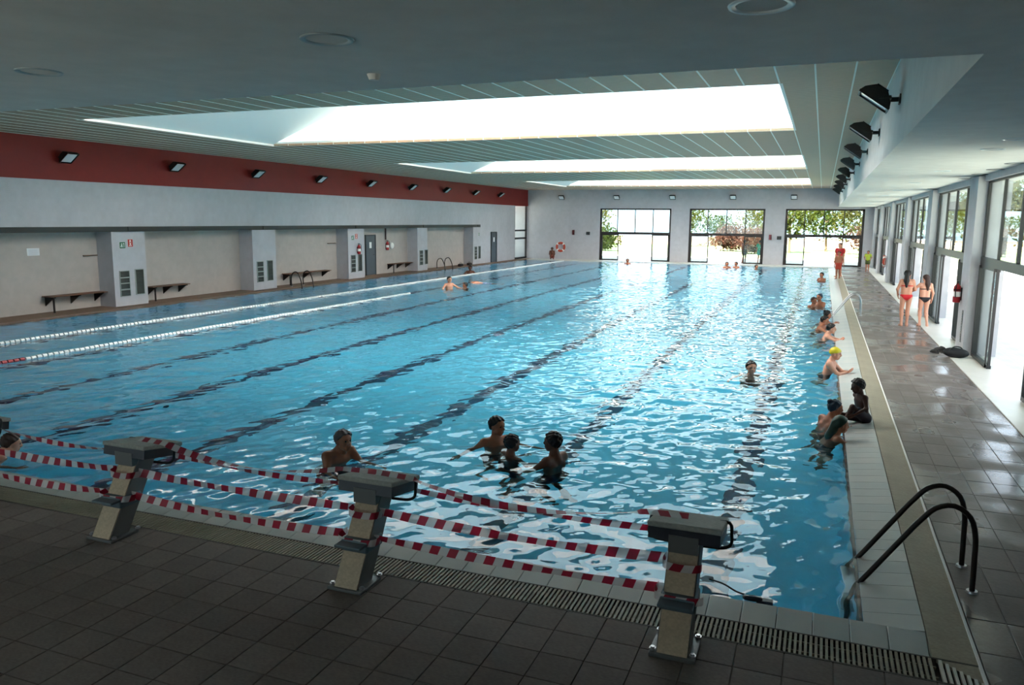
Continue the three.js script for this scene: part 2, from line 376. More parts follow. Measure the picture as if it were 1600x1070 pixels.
// ---------------------------------------------------------------- the water
const waves = [];
for (let i = 0; i < 56; i++) {
  const lam = 0.12 * Math.pow(9, Math.pow(rnd(), 1.0)), a = rnd() * Math.PI * 2, k = 2 * Math.PI / lam;
  const slope = 0.0138 * (0.55 + 0.9 * rnd());
  waves.push([k * Math.cos(a), k * Math.sin(a), slope / k, rnd() * 6.28]);
}
function wave(x, z) { let h = 0, nx = 0, nz = 0; for (const [kx, kz, A, p] of waves) { const t = kx * x + kz * z + p; h += A * Math.sin(t); const c = A * Math.cos(t); nx -= kx * c; nz -= kz * c; } return [h, nx, nz]; }
{
  const xs = [], ds = []; const x0 = PX0 - 0.002, x1 = PX1 + 0.002, d0 = PD0 - 0.002, d1 = PD1 + 0.002;
  for (let i = 0; i <= 480; i++) xs.push(x0 + (x1 - x0) * i / 480);
  let d = d0; while (d < d1) { ds.push(d); d += 0.036 + 0.0026 * (d - d0); } ds.push(d1);
  const nx = xs.length, nd = ds.length, pos = [], nor = [], uv = [], idx = [];
  for (let j = 0; j < nd; j++) for (let i = 0; i < nx; i++) {
    const [h, a, c] = wave(xs[i], -ds[j]), l = 1 / Math.hypot(a, 1, c);
    pos.push(xs[i], WATER + h, -ds[j]); nor.push(a * l, l, c * l); uv.push(xs[i], -ds[j]);
  }
  for (let j = 0; j < nd - 1; j++) for (let i = 0; i < nx - 1; i++) { const a = j * nx + i, b = a + 1, c = a + nx, e = c + 1; idx.push(a, b, c, b, e, c); }
  // sides and bottom
  const ring = []; for (let i = 0; i < nx; i++) ring.push(i); for (let j = 1; j < nd; j++) ring.push(j * nx + nx - 1); for (let i = nx - 2; i >= 0; i--) ring.push((nd - 1) * nx + i); for (let j = nd - 2; j > 0; j--) ring.push(j * nx);
  const B = BED - 0.05, base = pos.length / 3;
  const dirs = (k) => (k < nx ? [0, 0, 1] : k < nx + nd - 1 ? [1, 0, 0] : k < 2 * nx + nd - 2 ? [0, 0, -1] : [-1, 0, 0]);
  ring.forEach((r, k) => { const n = dirs(k); pos.push(pos[3 * r], pos[3 * r + 1], pos[3 * r + 2], pos[3 * r], B, pos[3 * r + 2]); nor.push(...n, ...n); uv.push(0, 0, 0, 1); });
  for (let k = 0; k < ring.length; k++) { const a = base + 2 * k, b = base + 2 * ((k + 1) % ring.length); idx.push(a, a + 1, b, b, a + 1, b + 1); }
  const q = pos.length / 3; for (const [x, dd] of [[x0, d0], [x1, d0], [x1, d1], [x0, d1]]) { pos.push(x, B, -dd); nor.push(0, -1, 0); uv.push(x, dd); }
  idx.push(q, q + 2, q + 1, q, q + 3, q + 2);
  const g = new THREE.BufferGeometry();
  g.setAttribute('position', new THREE.Float32BufferAttribute(pos, 3)); g.setAttribute('normal', new THREE.Float32BufferAttribute(nor, 3)); g.setAttribute('uv', new THREE.Float32BufferAttribute(uv, 2)); g.setIndex(idx);
  const m = new THREE.Mesh(g, new THREE.MeshPhysicalMaterial({ color: 0xffffff, roughness: 0.0, transmission: 1, thickness: 1.7, ior: 1.333, attenuationColor: new THREE.Color(0.40, 0.86, 0.98), attenuationDistance: 2.2 }));
  m.name = numbered('pool_water'); m.castShadow = false; m.receiveShadow = true; scene.add(m);
  m.userData = { label: 'rippled blue water filling the swimming pool', category: 'water', kind: 'stuff' };
}
// ---------------------------------------------------------------- starting blocks
const BLOCK_X = [-0.74, -3.22, -5.73, -8.02];
const TAPE = { top: 0.795, high: 0.64, mid: 0.53, low: 0.35 };
const blockMats = { post: std(0xdac3a6, 0.5, { map: speckle }), shell: std(0x717272, 0.45, { metalness: 0.4 }), top: std(0xb9bab2, 0.75, { map: speckle, bumpMap: fineBump, bumpScale: 0.002 }), step: std(0x5f6f78, 0.5, { metalness: 0.3 }) };
{
  const labels = ['starting block nearest the glass wall, standing beside the handrail corner', 'starting block in the middle of the view, second from the handrail corner', 'starting block third from the handrail corner, left of the middle one', 'starting block cut off by the left edge of the photo'];
  let first = null;
  const build = (label) => {
    const t = thing('starting_block', label, 'starting block', V(0, 0, 0), 0, 'starting blocks along the near pool edge');
    // post leans towards the pool: local z negative is towards the pool
    const lean = (y) => -(0.58 * y - 0.03);
    const post = (w, z0, z1) => {
      const a = [], y0 = 0.02, y1 = 0.66;
      const P = (x, y, z) => V(x, y, lean(y) + z);
      const f = [P(-w, y0, z0), P(w, y0, z0), P(w, y1, z0), P(-w, y1, z0)], b = [P(-w, y0, z1), P(w, y0, z1), P(w, y1, z1), P(-w, y1, z1)], pos = [];
      const quad = (p, q, r, s) => { for (const v of [p, q, r, p, r, s]) pos.push(v.x, v.y, v.z); };
      quad(f[0], f[1], f[2], f[3]); quad(b[1], b[0], b[3], b[2]); quad(f[1], b[1], b[2], f[2]); quad(b[0], f[0], f[3], b[3]); quad(f[3], f[2], b[2], b[3]); quad(b[0], b[1], f[1], f[0]);
      const g = new THREE.BufferGeometry(); g.setAttribute('position', new THREE.Float32BufferAttribute(pos, 3)); g.computeVertexNormals(); return g;
    };
    obj('post', post(0.105, 0.10, -0.10), blockMats.shell, t);
    obj('front_plate', post(0.098, 0.112, 0.098), blockMats.post, t);
    const foot = obj('foot_plate', [new RoundedBoxGeometry(0.30, 0.024, 0.30, 2, 0.006).translate(0, 0.014, 0.0)], blockMats.shell, t);
    for (const [x, z] of [[-0.13, 0.10], [0.13, 0.10], [-0.13, -0.16], [0.13, -0.16]]) obj('bolt', [rod(V(x, 0.024, z), V(x, 0.05, z), 0.014), rod(V(x, 0.028, z), V(x, 0.04, z), 0.024, 0.024, 6)], M.steel, foot);
    const top = obj('platform', new RoundedBoxGeometry(0.50, 0.04, 0.46, 3, 0.012), blockMats.top, t);
    top.position.set(0, 0.745, -0.40); top.rotation.x = -0.16;
    const rim = obj('platform_frame', [new THREE.BoxGeometry(0.48, 0.08, 0.03).translate(0, -0.06, 0.20), new THREE.BoxGeometry(0.48, 0.08, 0.03).translate(0, -0.06, -0.20), new THREE.BoxGeometry(0.03, 0.08, 0.4).translate(0.225, -0.06, 0), new THREE.BoxGeometry(0.03, 0.08, 0.4).translate(-0.225, -0.06, 0)], std(0x1a1e2c, 0.4), top);
    const br = obj('bracket', [new THREE.BoxGeometry(0.20, 0.12, 0.34).translate(0, 0.66, -0.34)], blockMats.shell, t);
    for (const s of [-1, 1]) obj('grip_bar', tube([V(s * 0.2, 0.74, -0.5), V(s * 0.27, 0.735, -0.5), V(s * 0.285, 0.66, -0.48), V(s * 0.285, 0.60, -0.46), V(s * 0.25, 0.575, -0.45), V(s * 0.1, 0.575, -0.42)], 0.012, 24, 8), M.black, t);
    const st = obj('step', [new RoundedBoxGeometry(0.24, 0.10, 0.24, 2, 0.02).translate(0, 0.31, lean(0.31) + 0.03)], blockMats.step, t);
    obj('step_tread', new RoundedBoxGeometry(0.23, 0.02, 0.15, 2, 0.006).translate(0, 0.335, lean(0.31) + 0.17), blockMats.step, st);
    return t;
  };
  BLOCK_X.forEach((x, i) => {
    const p = W(x, 0, 4.94);
    if (!first) { first = build(labels[0]); first.position.copy(p); } else copy(first, p, 0, labels[i]);
  });
}
// ---------------------------------------------------------------- barrier tape, wound from block to block
{
  const cv = document.createElement('canvas'); cv.width = 256; cv.height = 64;
  const c = cv.getContext('2d'); c.fillStyle = '#ece8e8'; c.fillRect(0, 0, 256, 64); c.fillStyle = '#b3183a';
  for (const x of [-128, 0, 128, 256]) { c.beginPath(); c.moveTo(x + 24, 64); c.lineTo(x + 88, 64); c.lineTo(x + 112, 0); c.lineTo(x + 48, 0); c.fill(); }
  const stripes = new THREE.CanvasTexture(cv); stripes.wrapS = stripes.wrapT = THREE.RepeatWrapping; stripes.colorSpace = THREE.SRGBColorSpace;
  const mat = new THREE.MeshPhysicalMaterial({ map: stripes, roughness: 0.5, transmission: 0.45, thickness: 0, side: THREE.DoubleSide });
  const ribbon = (pts, width, twist, repeat) => {
    const curve = new THREE.CatmullRomCurve3(pts, false, 'centripetal'), n = 60, pos = [], uv = [], nor = [], idx = [], len = curve.getLength();
    for (let i = 0; i <= n; i++) {
      const u = i / n, p = curve.getPointAt(u), t = curve.getTangentAt(u), a = twist(u);
      const side = V(0, Math.cos(a), Math.sin(a)); side.addScaledVector(t, -side.dot(t)).normalize();
      const nn = V().crossVectors(t, side);
      for (const s of [-1, 1]) { const q = p.clone().addScaledVector(side, s * width / 2); pos.push(q.x, q.y, q.z); nor.push(nn.x, nn.y, nn.z); uv.push(u * len / repeat, s > 0 ? 1 : 0); }
      if (i < n) idx.push(2 * i, 2 * i + 2, 2 * i + 1, 2 * i + 1, 2 * i + 2, 2 * i + 3);
    }
    const g = new THREE.BufferGeometry(); g.setAttribute('position', new THREE.Float32BufferAttribute(pos, 3)); g.setAttribute('normal', new THREE.Float32BufferAttribute(nor, 3)); g.setAttribute('uv', new THREE.Float32BufferAttribute(uv, 2)); g.setIndex(idx);
    return g;
  };
  const where = ['nearest the glass wall', 'in the middle of the view', 'at the left'];
  for (let k = 0; k < 3; k++) {
    const x1 = BLOCK_X[k], x0 = BLOCK_X[k + 1];
    for (const [key, d, w, tw, word] of [['top', 5.31, 0.07, 1.70, 'topmost'], ['high', 5.43, 0.06, 0.55, 'upper'], ['mid', 5.17, 0.075, 0.15, 'middle'], ['low', 5.08, 0.07, 0.2, 'lowest']]) {
      if (key === 'top' && k === 2) continue;
      const y = TAPE[key], off = key === 'high' ? 0.285 : key === 'top' ? 0 : 0.10, sag = key === 'top' ? 0.10 : rr(0.01, 0.05);
      const yb = key === 'top' ? 0.795 : y;
      const a = W(x0 + off, yb, d), b = W(x1 - off, key === 'high' ? yb - 0.02 : yb, d);
      const pts = []; for (let i = 0; i <= 24; i++) { const u = i / 24, p = a.clone().lerp(b, u), v = key === 'top' ? Math.min(1, Math.max(0, (u - 0.12) / 0.76)) : u; p.y -= sag * 4 * v * (1 - v); if (key === 'top') { p.z += 0.06 * Math.sin(u * Math.PI); } pts.push(p); }
      const m = new THREE.Mesh(ribbon(pts, w, (u) => tw + (key === 'top' && Math.abs(u - 0.5) > 0.36 ? 0.12 : 0.35 * Math.sin(u * 9 + k * 2 + y * 5)), 0.30), mat);
      m.name = numbered('barrier_tape'); m.castShadow = m.receiveShadow = true; scene.add(m);
      tag(m, word + ' red and white barrier tape between the blocks, span ' + where[k], 'barrier tape', 'barrier tapes strung between the starting blocks');
    }
  }
  BLOCK_X.forEach((x, i) => {
    for (const [key, d] of [['mid', 5.06], ['low', 4.99]]) {
      const y = TAPE[key], z = -(4.94 - 0.03 + 0.58 * y);
      const e = key === 'low' ? 0.15 : 0.12;
      const loop = [V(x - e, y + 0.02, z + 0.02), V(x - e, y, z + 0.15), V(x, y - 0.01, z + 0.165), V(x + e, y, z + 0.15), V(x + e, y - 0.02, z + 0.02)];
      const m = new THREE.Mesh(ribbon(loop, 0.055, () => 0, 0.30), mat); m.name = numbered('tape_loop'); m.castShadow = m.receiveShadow = true; scene.add(m);
      tag(m, (key === 'mid' ? 'upper' : 'lower') + ' tape loop on the block ' + ['nearest the glass wall', 'in the middle of the view', 'left of the middle', 'at the left photo edge'][i], 'barrier tape', 'tape loops round the starting block posts');
    }
  });
}
// ---------------------------------------------------------------- pool handrails
function handrail(name, label, rails, mat, r, treads, group) {
  const t = thing(name, label, 'handrail', V(0, 0, 0), 0, group);
  for (const pts of rails) {
    obj('rail', tube(pts, r, 60, 10), mat, t);
    const p = pts[0]; obj('flange', [rod(V(p.x, 0.003, p.z), V(p.x, 0.018, p.z), r * 2.1, r * 1.9, 18)], M.steel, t);
  }
  if (treads) for (const y of [-0.35, -0.65, -0.95]) { const a = rails[0][rails[0].length - 1], b = rails[1][rails[1].length - 1]; obj('tread', new RoundedBoxGeometry(0.09, 0.03, Math.abs(a.z - b.z), 2, 0.01).translate((a.x + b.x) / 2, y, (a.z + b.z) / 2), M.steel, t); }
  return t;
}
const railPath = (d, s = 1) => [[1.25, 0.004], [1.245, 0.25], [1.235, 0.46], [1.19, 0.60], [1.08, 0.675], [0.96, 0.645], [0.85, 0.52], [0.72, 0.33], [0.60, 0.15], [0.52, 0.03], [0.44, -0.10], [0.40, -0.4], [0.39, -1.1]].map(([x, y]) => W(x, y * s, d));
handrail('pool_handrail', 'large dark steel handrail pair at the near right pool corner', [railPath(6.63), railPath(7.13)], M.darkSteel, 0.021, true);
handrail('pool_handrail', 'bright steel handrail at the right pool edge beside the swimmers', [railPath(26.3, 0.95), railPath(26.85, 0.95)], M.steel, 0.021, true);
{
  const L = (d) => [[XL + 0.12, 0.004], [XL + 0.12, 0.40], [XL + 0.2, 0.56], [XL + 0.38, 0.60], [XL + 0.55, 0.35], [XL + 0.62, 0.05], [XL + 0.64, -0.5]].map(([x, y]) => W(x, y, d));
  handrail('pool_handrail', 'nearer steel handrail by the wall bench on the left pool edge', [L(27.2), L(28.0)], M.darkSteel, 0.024, false);
  handrail('pool_handrail', 'farther steel handrail on the left pool edge', [L(40.6), L(41.6)], M.darkSteel, 0.024, false);
}
// ---------------------------------------------------------------- lane ropes
{
  const disc = shared(new THREE.CylinderGeometry(0.042, 0.042, 0.09, 10).rotateX(Math.PI / 2));
  const W1 = std(0xf0f2f0, 0.4), R1 = std(0xb02a30, 0.4);
  for (const [x, d1, label] of [[-17.05, 53.8, 'white lane rope farther from the camera, close to the left wall'], [-14.75, 27, 'white lane rope nearer the camera, with a red near end']]) {
    const t = thing('lane_rope', label, 'lane rope', V(0, 0, 0));
    obj('cable', rod(W(x, WATER + 0.012, PD0 + 0.1), W(x, WATER + 0.012, d1), 0.01, 0.01, 6), M.steel, t);
    const red = [], white = [];
    for (let d = PD0 + 0.3; d < d1; d += 0.125) (d < 10.9 && x > -15 || d < 10 ? red : white).push(disc.clone().translate(x, WATER + 0.015 + wave(x, -d)[0] * 0.5, -d));
    obj('red_floats', red, R1, t).userData.kind = 'stuff'; obj('white_floats', white, W1, t).userData.kind = 'stuff';
  }
}
// ---------------------------------------------------------------- floodlights
const floodMats = { face: std(0xd9dde0, 0.15, { metalness: 0.3 }), lens: new THREE.MeshPhysicalMaterial({ color: 0xffffff, roughness: 0.02, transmission: 1, thickness: 0 }) };
function floodlight(label, group) {                      // local: wall at x = 0, arm along +x, looks down and outward
  const t = thing('floodlight', label, 'floodlight', V(0, 0, 0), 0, group);
  obj('arm', [rod(V(0, 0, 0), V(0.13, 0.0, 0), 0.03), new RoundedBoxGeometry(0.02, 0.12, 0.16, 2, 0.006).translate(0.012, 0, 0)], M.black, t);
  obj('yoke', [new THREE.BoxGeometry(0.05, 0.025, 0.40).translate(0.14, 0, 0), new THREE.BoxGeometry(0.14, 0.03, 0.014).translate(0.19, 0.01, 0.2), new THREE.BoxGeometry(0.14, 0.03, 0.014).translate(0.19, 0.01, -0.2)], M.black, t);
  const h = obj('housing', (() => { // tapered body, open face down the local -y
    const s = new THREE.Shape([new THREE.Vector2(-0.20, 0), new THREE.Vector2(0.20, 0), new THREE.Vector2(0.18, 0.05), new THREE.Vector2(0.09, 0.13), new THREE.Vector2(-0.07, 0.13), new THREE.Vector2(-0.17, 0.05)]);
    return new THREE.ExtrudeGeometry(s, { depth: 0.36, bevelEnabled: true, bevelSize: 0.012, bevelThickness: 0.012, bevelSegments: 2 }).translate(0, 0, -0.18);
  })(), M.black, t);
  h.position.set(0.30, 0.0, 0); h.rotation.z = 0.62;
  obj('reflector', new RoundedBoxGeometry(0.36, 0.012, 0.33, 2, 0.005).translate(0, -0.008, 0), floodMats.face, h);
  obj('bezel', [new THREE.BoxGeometry(0.42, 0.03, 0.02).translate(0, -0.016, 0.185), new THREE.BoxGeometry(0.42, 0.03, 0.02).translate(0, -0.016, -0.185), new THREE.BoxGeometry(0.02, 0.03, 0.39).translate(0.205, -0.016, 0), new THREE.BoxGeometry(0.02, 0.03, 0.39).translate(-0.205, -0.016, 0)], M.black, h);
  obj('fins', [-0.12, -0.06, 0, 0.06, 0.12].map((z) => new THREE.BoxGeometry(0.16, 0.035, 0.008).translate(0.01, 0.148, z)), M.black, h).userData.kind = 'stuff';
  return t;
}
{
  const ord = ['first', 'second', 'third', 'fourth', 'fifth', 'sixth', 'seventh', 'eighth', 'ninth'];
  const f0 = floodlight('first black floodlight on the red band counted from the camera', 'black floodlights on the red band');
  f0.position.copy(W(XL + 0.03, 4.46, 16.9));
  for (let k = 1; k < 9; k++) copy(f0, W(XL + 0.03, 4.46, 16.9 + 4.12 * k), 0, ord[k] + ' black floodlight on the red band counted from the camera');
  for (let k = 0; k < 9; k++) { const c = copy(f0, W(XB, 4.42, 11.8 + 4.15 * k), Math.PI, ord[k] + ' black floodlight on the white ceiling drop above the deck, from the camera', 'black floodlights on the ceiling drop'); c.scale.setScalar(1.05); }
  [-17.85, -13.75, -9.81, -5.76, -1.89].forEach((x, k) => copy(f0, W(x, 4.44, DE), -Math.PI / 2, ord[k] + ' black floodlight on the end wall counted from the red band', 'black floodlights on the end wall'));
}
// ---------------------------------------------------------------- recessed ceiling lights and vents
{
  const ring = shared(new THREE.LatheGeometry([[0.0, 0.03], [0.115, 0.03], [0.12, -0.004], [0.15, -0.010], [0.155, 0.0], [0.155, 0.02]].map(([x, y]) => new THREE.Vector2(x, y)), 32));
  const bowl = shared(new THREE.CylinderGeometry(0.114, 0.114, 0.006, 32).translate(0, 0.012, 0));
  const make = (p, label, ringMat, bowlMat, group) => { const t = thing('ceiling_light', label, 'ceiling light', p, 0, group); obj('trim_ring', ring, ringMat, t); obj('diffuser', bowl, bowlMat, t); return t; };
  const g1 = std(0xa9b7bd, 0.4), g2 = std(0xd8e2e6, 0.3), g3 = std(0x6f7375, 0.6);
  make(W(-0.34, CL, 4.09), 'bright round recessed ceiling light at the top edge of the photo', g2, std(0xf4f8fa, 0.3), 'round recessed lights');
  make(W(-2.72, CL, 4.02), 'round recessed ceiling light left of the bright one, over the entrance deck', g1, std(0x8d9498, 0.5), 'round recessed lights');
  make(W(-5.28, CL, 4.22), 'round recessed ceiling light farthest left, over the entrance deck', g1, std(0x8d9498, 0.5), 'round recessed lights');
  const d0 = obj('smoke_detector', [new THREE.CylinderGeometry(0.05, 0.035, 0.04, 16).translate(-3.05, CL - 0.02, -5.08)], M.pale); tag(d0, 'small smoke detector on the low ceiling over the entrance deck', 'detector');
  const place = ['nearest the camera', 'second from the camera', 'third from the camera', 'fourth from the camera', 'fifth from the camera', 'sixth from the camera'];
  [11.29, 12.7, 17.67, 22.6, 27.6, 32.6].forEach((d, k) => make(W(2.1, CL, d), 'round recessed light in the middle of the deck ceiling, ' + place[k], g2, g3, 'recessed lights over the side deck'));
  [14.2, 15.73, 17.35, 18.95, 20.66, 26.5].forEach((d, k) => make(W(2.94, CL, d), 'dark round recessed light close to the window heads, ' + place[k], g3, std(0x4c4c48, 0.6), 'recessed lights by the window heads'));
}
// ---------------------------------------------------------------- fittings on the left wall
{
  const slatMat = std(0x3d423f, 0.5), backMat = slatMat, frameMat = std(0x9aa09c, 0.5);
  const vent = (x, y0, y1, d0, d1, bars, label) => {
    const t = thing('wall_vent', label, 'vent', V(0, 0, 0), 0, 'louvred vents on the piers');
    obj('backing', bx(x, x + 0.012, y0, y1, d0, d1), backMat, t);
    obj('frame', [bx(x, x + 0.03, y0 - 0.02, y0, d0 - 0.02, d1 + 0.02), bx(x, x + 0.03, y1, y1 + 0.02, d0 - 0.02, d1 + 0.02), bx(x, x + 0.03, y0, y1, d0 - 0.02, d0), bx(x, x + 0.03, y0, y1, d1, d1 + 0.02), ...bars.map((b) => bx(x, x + 0.03, b - 0.02, b + 0.02, d0, d1))], frameMat, t);
    const s = []; for (let y = y0 + 0.02; y < y1 - 0.02; y += 0.045) s.push(new THREE.BoxGeometry(0.03, 0.006, d1 - d0).rotateZ(-0.6).translate(x + 0.018, y, -(d0 + d1) / 2));
    obj('louvres', s, slatMat, t).userData.kind = 'stuff';
  };
  const ord = ['nearest pier', 'second pier', 'third pier', 'fourth pier', 'farthest pier'];
  PIL.forEach(([a], k) => {
    vent(XL, 0.32, 1.10, a + 0.22, a + 0.57, [0.52, 0.72, 0.90], 'louvred wall vent divided by bars, left of two on the ' + ord[k]);
    vent(XL, 0.34, 1.12, a + 0.83, a + 1.14, [], 'plain louvred wall vent, right of two on the ' + ord[k]);
  });
  // signs
  const sign = (label, x, y0, y1, d0, d1, draw) => {
    const cv = document.createElement('canvas'); cv.width = 128; cv.height = 128; draw(cv.getContext('2d'));
    const tx = new THREE.CanvasTexture(cv); tx.colorSpace = THREE.SRGBColorSpace;
    const m = std(0xffffff, 0.5, { map: tx });
    const t = thing('wall_sign', label, 'sign', W(x, (y0 + y1) / 2, (d0 + d1) / 2));
    obj('plate', new RoundedBoxGeometry(0.012, y1 - y0 + 0.01, d1 - d0 + 0.01, 2, 0.003).translate(0.004, 0, 0), M.pale, t);
    const face = new THREE.PlaneGeometry(d1 - d0, y1 - y0).rotateY(Math.PI / 2).translate(0.0112, 0, 0);
    obj('print', face, m, t, true);
    return t;
  };
  const exitDraw = (c) => { c.fillStyle = '#1d5a3c'; c.fillRect(0, 0, 128, 128); c.fillStyle = '#e8efe9'; c.fillRect(76, 24, 34, 84); c.fillStyle = '#1d5a3c'; c.fillRect(84, 34, 20, 74); c.fillStyle = '#e8efe9'; c.beginPath(); c.arc(44, 34, 10, 0, 7); c.fill(); c.fillRect(34, 48, 20, 32); c.fillRect(24, 78, 14, 28); c.fillRect(50, 78, 12, 28); };
  const fireDraw = (c) => { c.fillStyle = '#b2352c'; c.fillRect(0, 0, 128, 128); c.fillStyle = '#efe6e2'; c.fillRect(48, 18, 32, 74); c.fillRect(58, 8, 12, 12); c.fillRect(30, 100, 68, 12); c.fillStyle = '#b2352c'; c.fillRect(56, 40, 16, 30); };
  PIL.slice(0, 3).forEach(([a], k) => { if (k === 1) return;
    sign('green exit sign on the ' + ord[k] + ' of the left wall', XL, 1.82, 2.02, a + 0.28, a + 0.5, exitDraw);
    sign('red fire extinguisher sign on the ' + ord[k] + ' of the left wall', XL, 1.86, 2.10, a + 0.60, a + 0.80, fireDraw);
  });
  sign('small dark sign on the farthest pier of the left wall', XL, 1.80, 1.98, 46.7, 46.88, exitDraw);
  sign('white paper notice on the back of the nearest recess', XN, 1.68, 1.88, 16.1, 16.48, (c) => { c.fillStyle = '#d9dbe0'; c.fillRect(0, 0, 128, 128); c.fillStyle = '#b9bcc6'; for (let y = 20; y < 120; y += 18) c.fillRect(14, y, 96, 5); });
  // benches
  [[16.4, 18.4, 'slatted wall bench in the nearest recess, left of the first pier'], [20.2, 21.9, 'slatted wall bench just right of the first pier'], [27.5, 30.6, 'slatted wall bench behind the nearer left handrail'], [36.2, 38.4, 'slatted wall bench in the recess beyond the grey door']].forEach(([d0, d1, label]) => {
    const t = thing('wall_bench', label, 'bench', V(0, 0, 0), 0, 'benches in the wall recesses');
    for (let k = 0; k < 4; k++) obj('slat', rbx(XN + 0.05 + k * 0.095, XN + 0.13 + k * 0.095, 0.46, 0.49, d0, d1, 0.006, 1), M.woodBrown, t);
    for (const d of [d0 + 0.15, (d0 + d1) / 2, d1 - 0.15]) obj('bracket', [bx(XN, XN + 0.42, 0.43, 0.46, d - 0.02, d + 0.02), slab([W(XN, 0.43, d - 0.015), W(XN, 0.18, d - 0.015), W(XN + 0.36, 0.43, d - 0.015)], V(0, 0, -0.03))], M.darkSteel, t);
    obj('leg', bx(XN + 0.36, XN + 0.40, 0, 0.45, d0 + 0.1, d0 + 0.14), M.darkSteel, t);
  });
  // doors
  const door = (n, x, d0, d1, label) => {
    const t = structGroup('door_' + n, label), lm = std(0x454d55, 0.5);
    obj('leaf', rbx(x, x + 0.05, 0.01, 1.95, d0, d1, 0.006), lm, t);
    obj('jamb', [bx(x, x + 0.07, 0, 2.02, d0 - 0.06, d0), bx(x, x + 0.07, 0, 2.02, d1, d1 + 0.06), bx(x, x + 0.07, 1.95, 2.02, d0, d1)], std(0x30353a, 0.5), t);
    obj('handle', [rod(W(x + 0.05, 1.02, d1 - 0.12), W(x + 0.10, 1.02, d1 - 0.12), 0.012), rod(W(x + 0.10, 1.02, d1 - 0.12), W(x + 0.10, 1.02, d1 - 0.26), 0.012)], M.black, t);
    obj('notice', bx(x + 0.05, x + 0.056, 1.35, 1.65, d0 + 0.3, d0 + 0.5), M.pale, t);
  };
  door(1, XN, 34.2, 35.05, 'grey door in the left wall recess');
  door(2, XL, 48.8, 49.65, 'dark grey door at the far end of the left wall');
  // extinguishers
  const extinguisher = (pos, turn, label) => {
    const t = thing('fire_extinguisher', label, 'fire extinguisher', pos, turn);
    obj('cylinder', new THREE.LatheGeometry([[0, 0], [0.07, 0.0], [0.08, 0.02], [0.08, 0.34], [0.07, 0.39], [0.03, 0.43], [0.025, 0.45], [0, 0.45]].map(([x, y]) => new THREE.Vector2(x, y)), 20).translate(0.10, 0, 0), std(0x9e1420, 0.35), t);
    obj('valve', [rod(V(0.10, 0.45, 0), V(0.10, 0.50, 0), 0.02), new THREE.BoxGeometry(0.03, 0.02, 0.12).translate(0.10, 0.50, 0.02)], M.black, t);
    obj('hose', tube([V(0.10, 0.48, -0.02), V(0.13, 0.46, -0.10), V(0.15, 0.3, -0.11), V(0.14, 0.12, -0.09)], 0.012, 20, 8), M.black, t);
    obj('label_band', new THREE.CylinderGeometry(0.0815, 0.0815, 0.12, 20, 1, true).translate(0.10, 0.2, 0), M.pale, t);
    obj('bracket', [new THREE.BoxGeometry(0.03, 0.3, 0.05).translate(0.012, 0.2, 0), new THREE.CylinderGeometry(0.083, 0.083, 0.025, 20, 1, true).translate(0.10, 0.30, 0)], M.black, t);
    return t;
  };
  extinguisher(W(XL, 1.14, 32.45), 0, 'red fire extinguisher on the third pier of the left wall');
  extinguisher(W(XN, 1.20, 36.2), 0, 'dark red fire extinguisher under a conduit beside the grey door');
  const x2 = extinguisher(W(XR - 0.2, 1.08, 19.95), Math.PI, 'red fire extinguisher on a pier of the glass wall'); x2.scale.setScalar(0.95);
  tag(obj('conduit_pipe', rod(W(XN + 0.06, 1.75, 36.1), W(XN + 0.06, 2.44, 36.1), 0.04), std(0x4a3c40, 0.6)), 'dark vertical conduit above the extinguisher in the left wall recess', 'pipe');
  const lamp = thing('wall_lamp', 'white round bulkhead lamp in the left wall recess', 'lamp', W(XN, 1.42, 36.75)); obj('dome', new THREE.SphereGeometry(0.16, 20, 12).scale(0.5, 1, 1).translate(0.05, 0, 0), M.pale, lamp); obj('base', new THREE.CylinderGeometry(0.175, 0.175, 0.03, 24).rotateZ(Math.PI / 2).translate(0.015, 0, 0), M.steel, lamp);
  const tb = (d0, d1, y, x, label) => { const t = thing('towel_rail', label, 'towel rail', V(0, 0, 0)); obj('bar', rod(W(x + 0.07, y, d0), W(x + 0.07, y, d1), 0.016), M.woodBrown, t); for (const d of [d0 + 0.04, d1 - 0.04]) obj('post', rod(W(x, y, d), W(x + 0.07, y, d), 0.012), M.darkSteel, t); };
  tb(17.9, 18.4, 1.61, XN, 'short dark rail high on the back of the nearest recess');
  tb(30.9, 31.5, 1.67, XN, 'short dark rail high on the back of the third recess');
  // vertical grilles on the pier of the glass wall
  const vg = thing('wall_vent', 'narrow vertical grey grille on the pier of the glass wall', 'vent', V(0, 0, 0)); obj('backing', bx(XR - 0.212, XR - 0.2, 0.25, 0.95, 19.5, 19.62), std(0x77797a, 0.6), vg); obj('louvres', Array.from({ length: 12 }, (_, i) => bx(XR - 0.222, XR - 0.212, 0.27 + i * 0.056, 0.29 + i * 0.056, 19.5, 19.62)), std(0x9b9d9e, 0.5), vg).userData.kind = 'stuff';
}
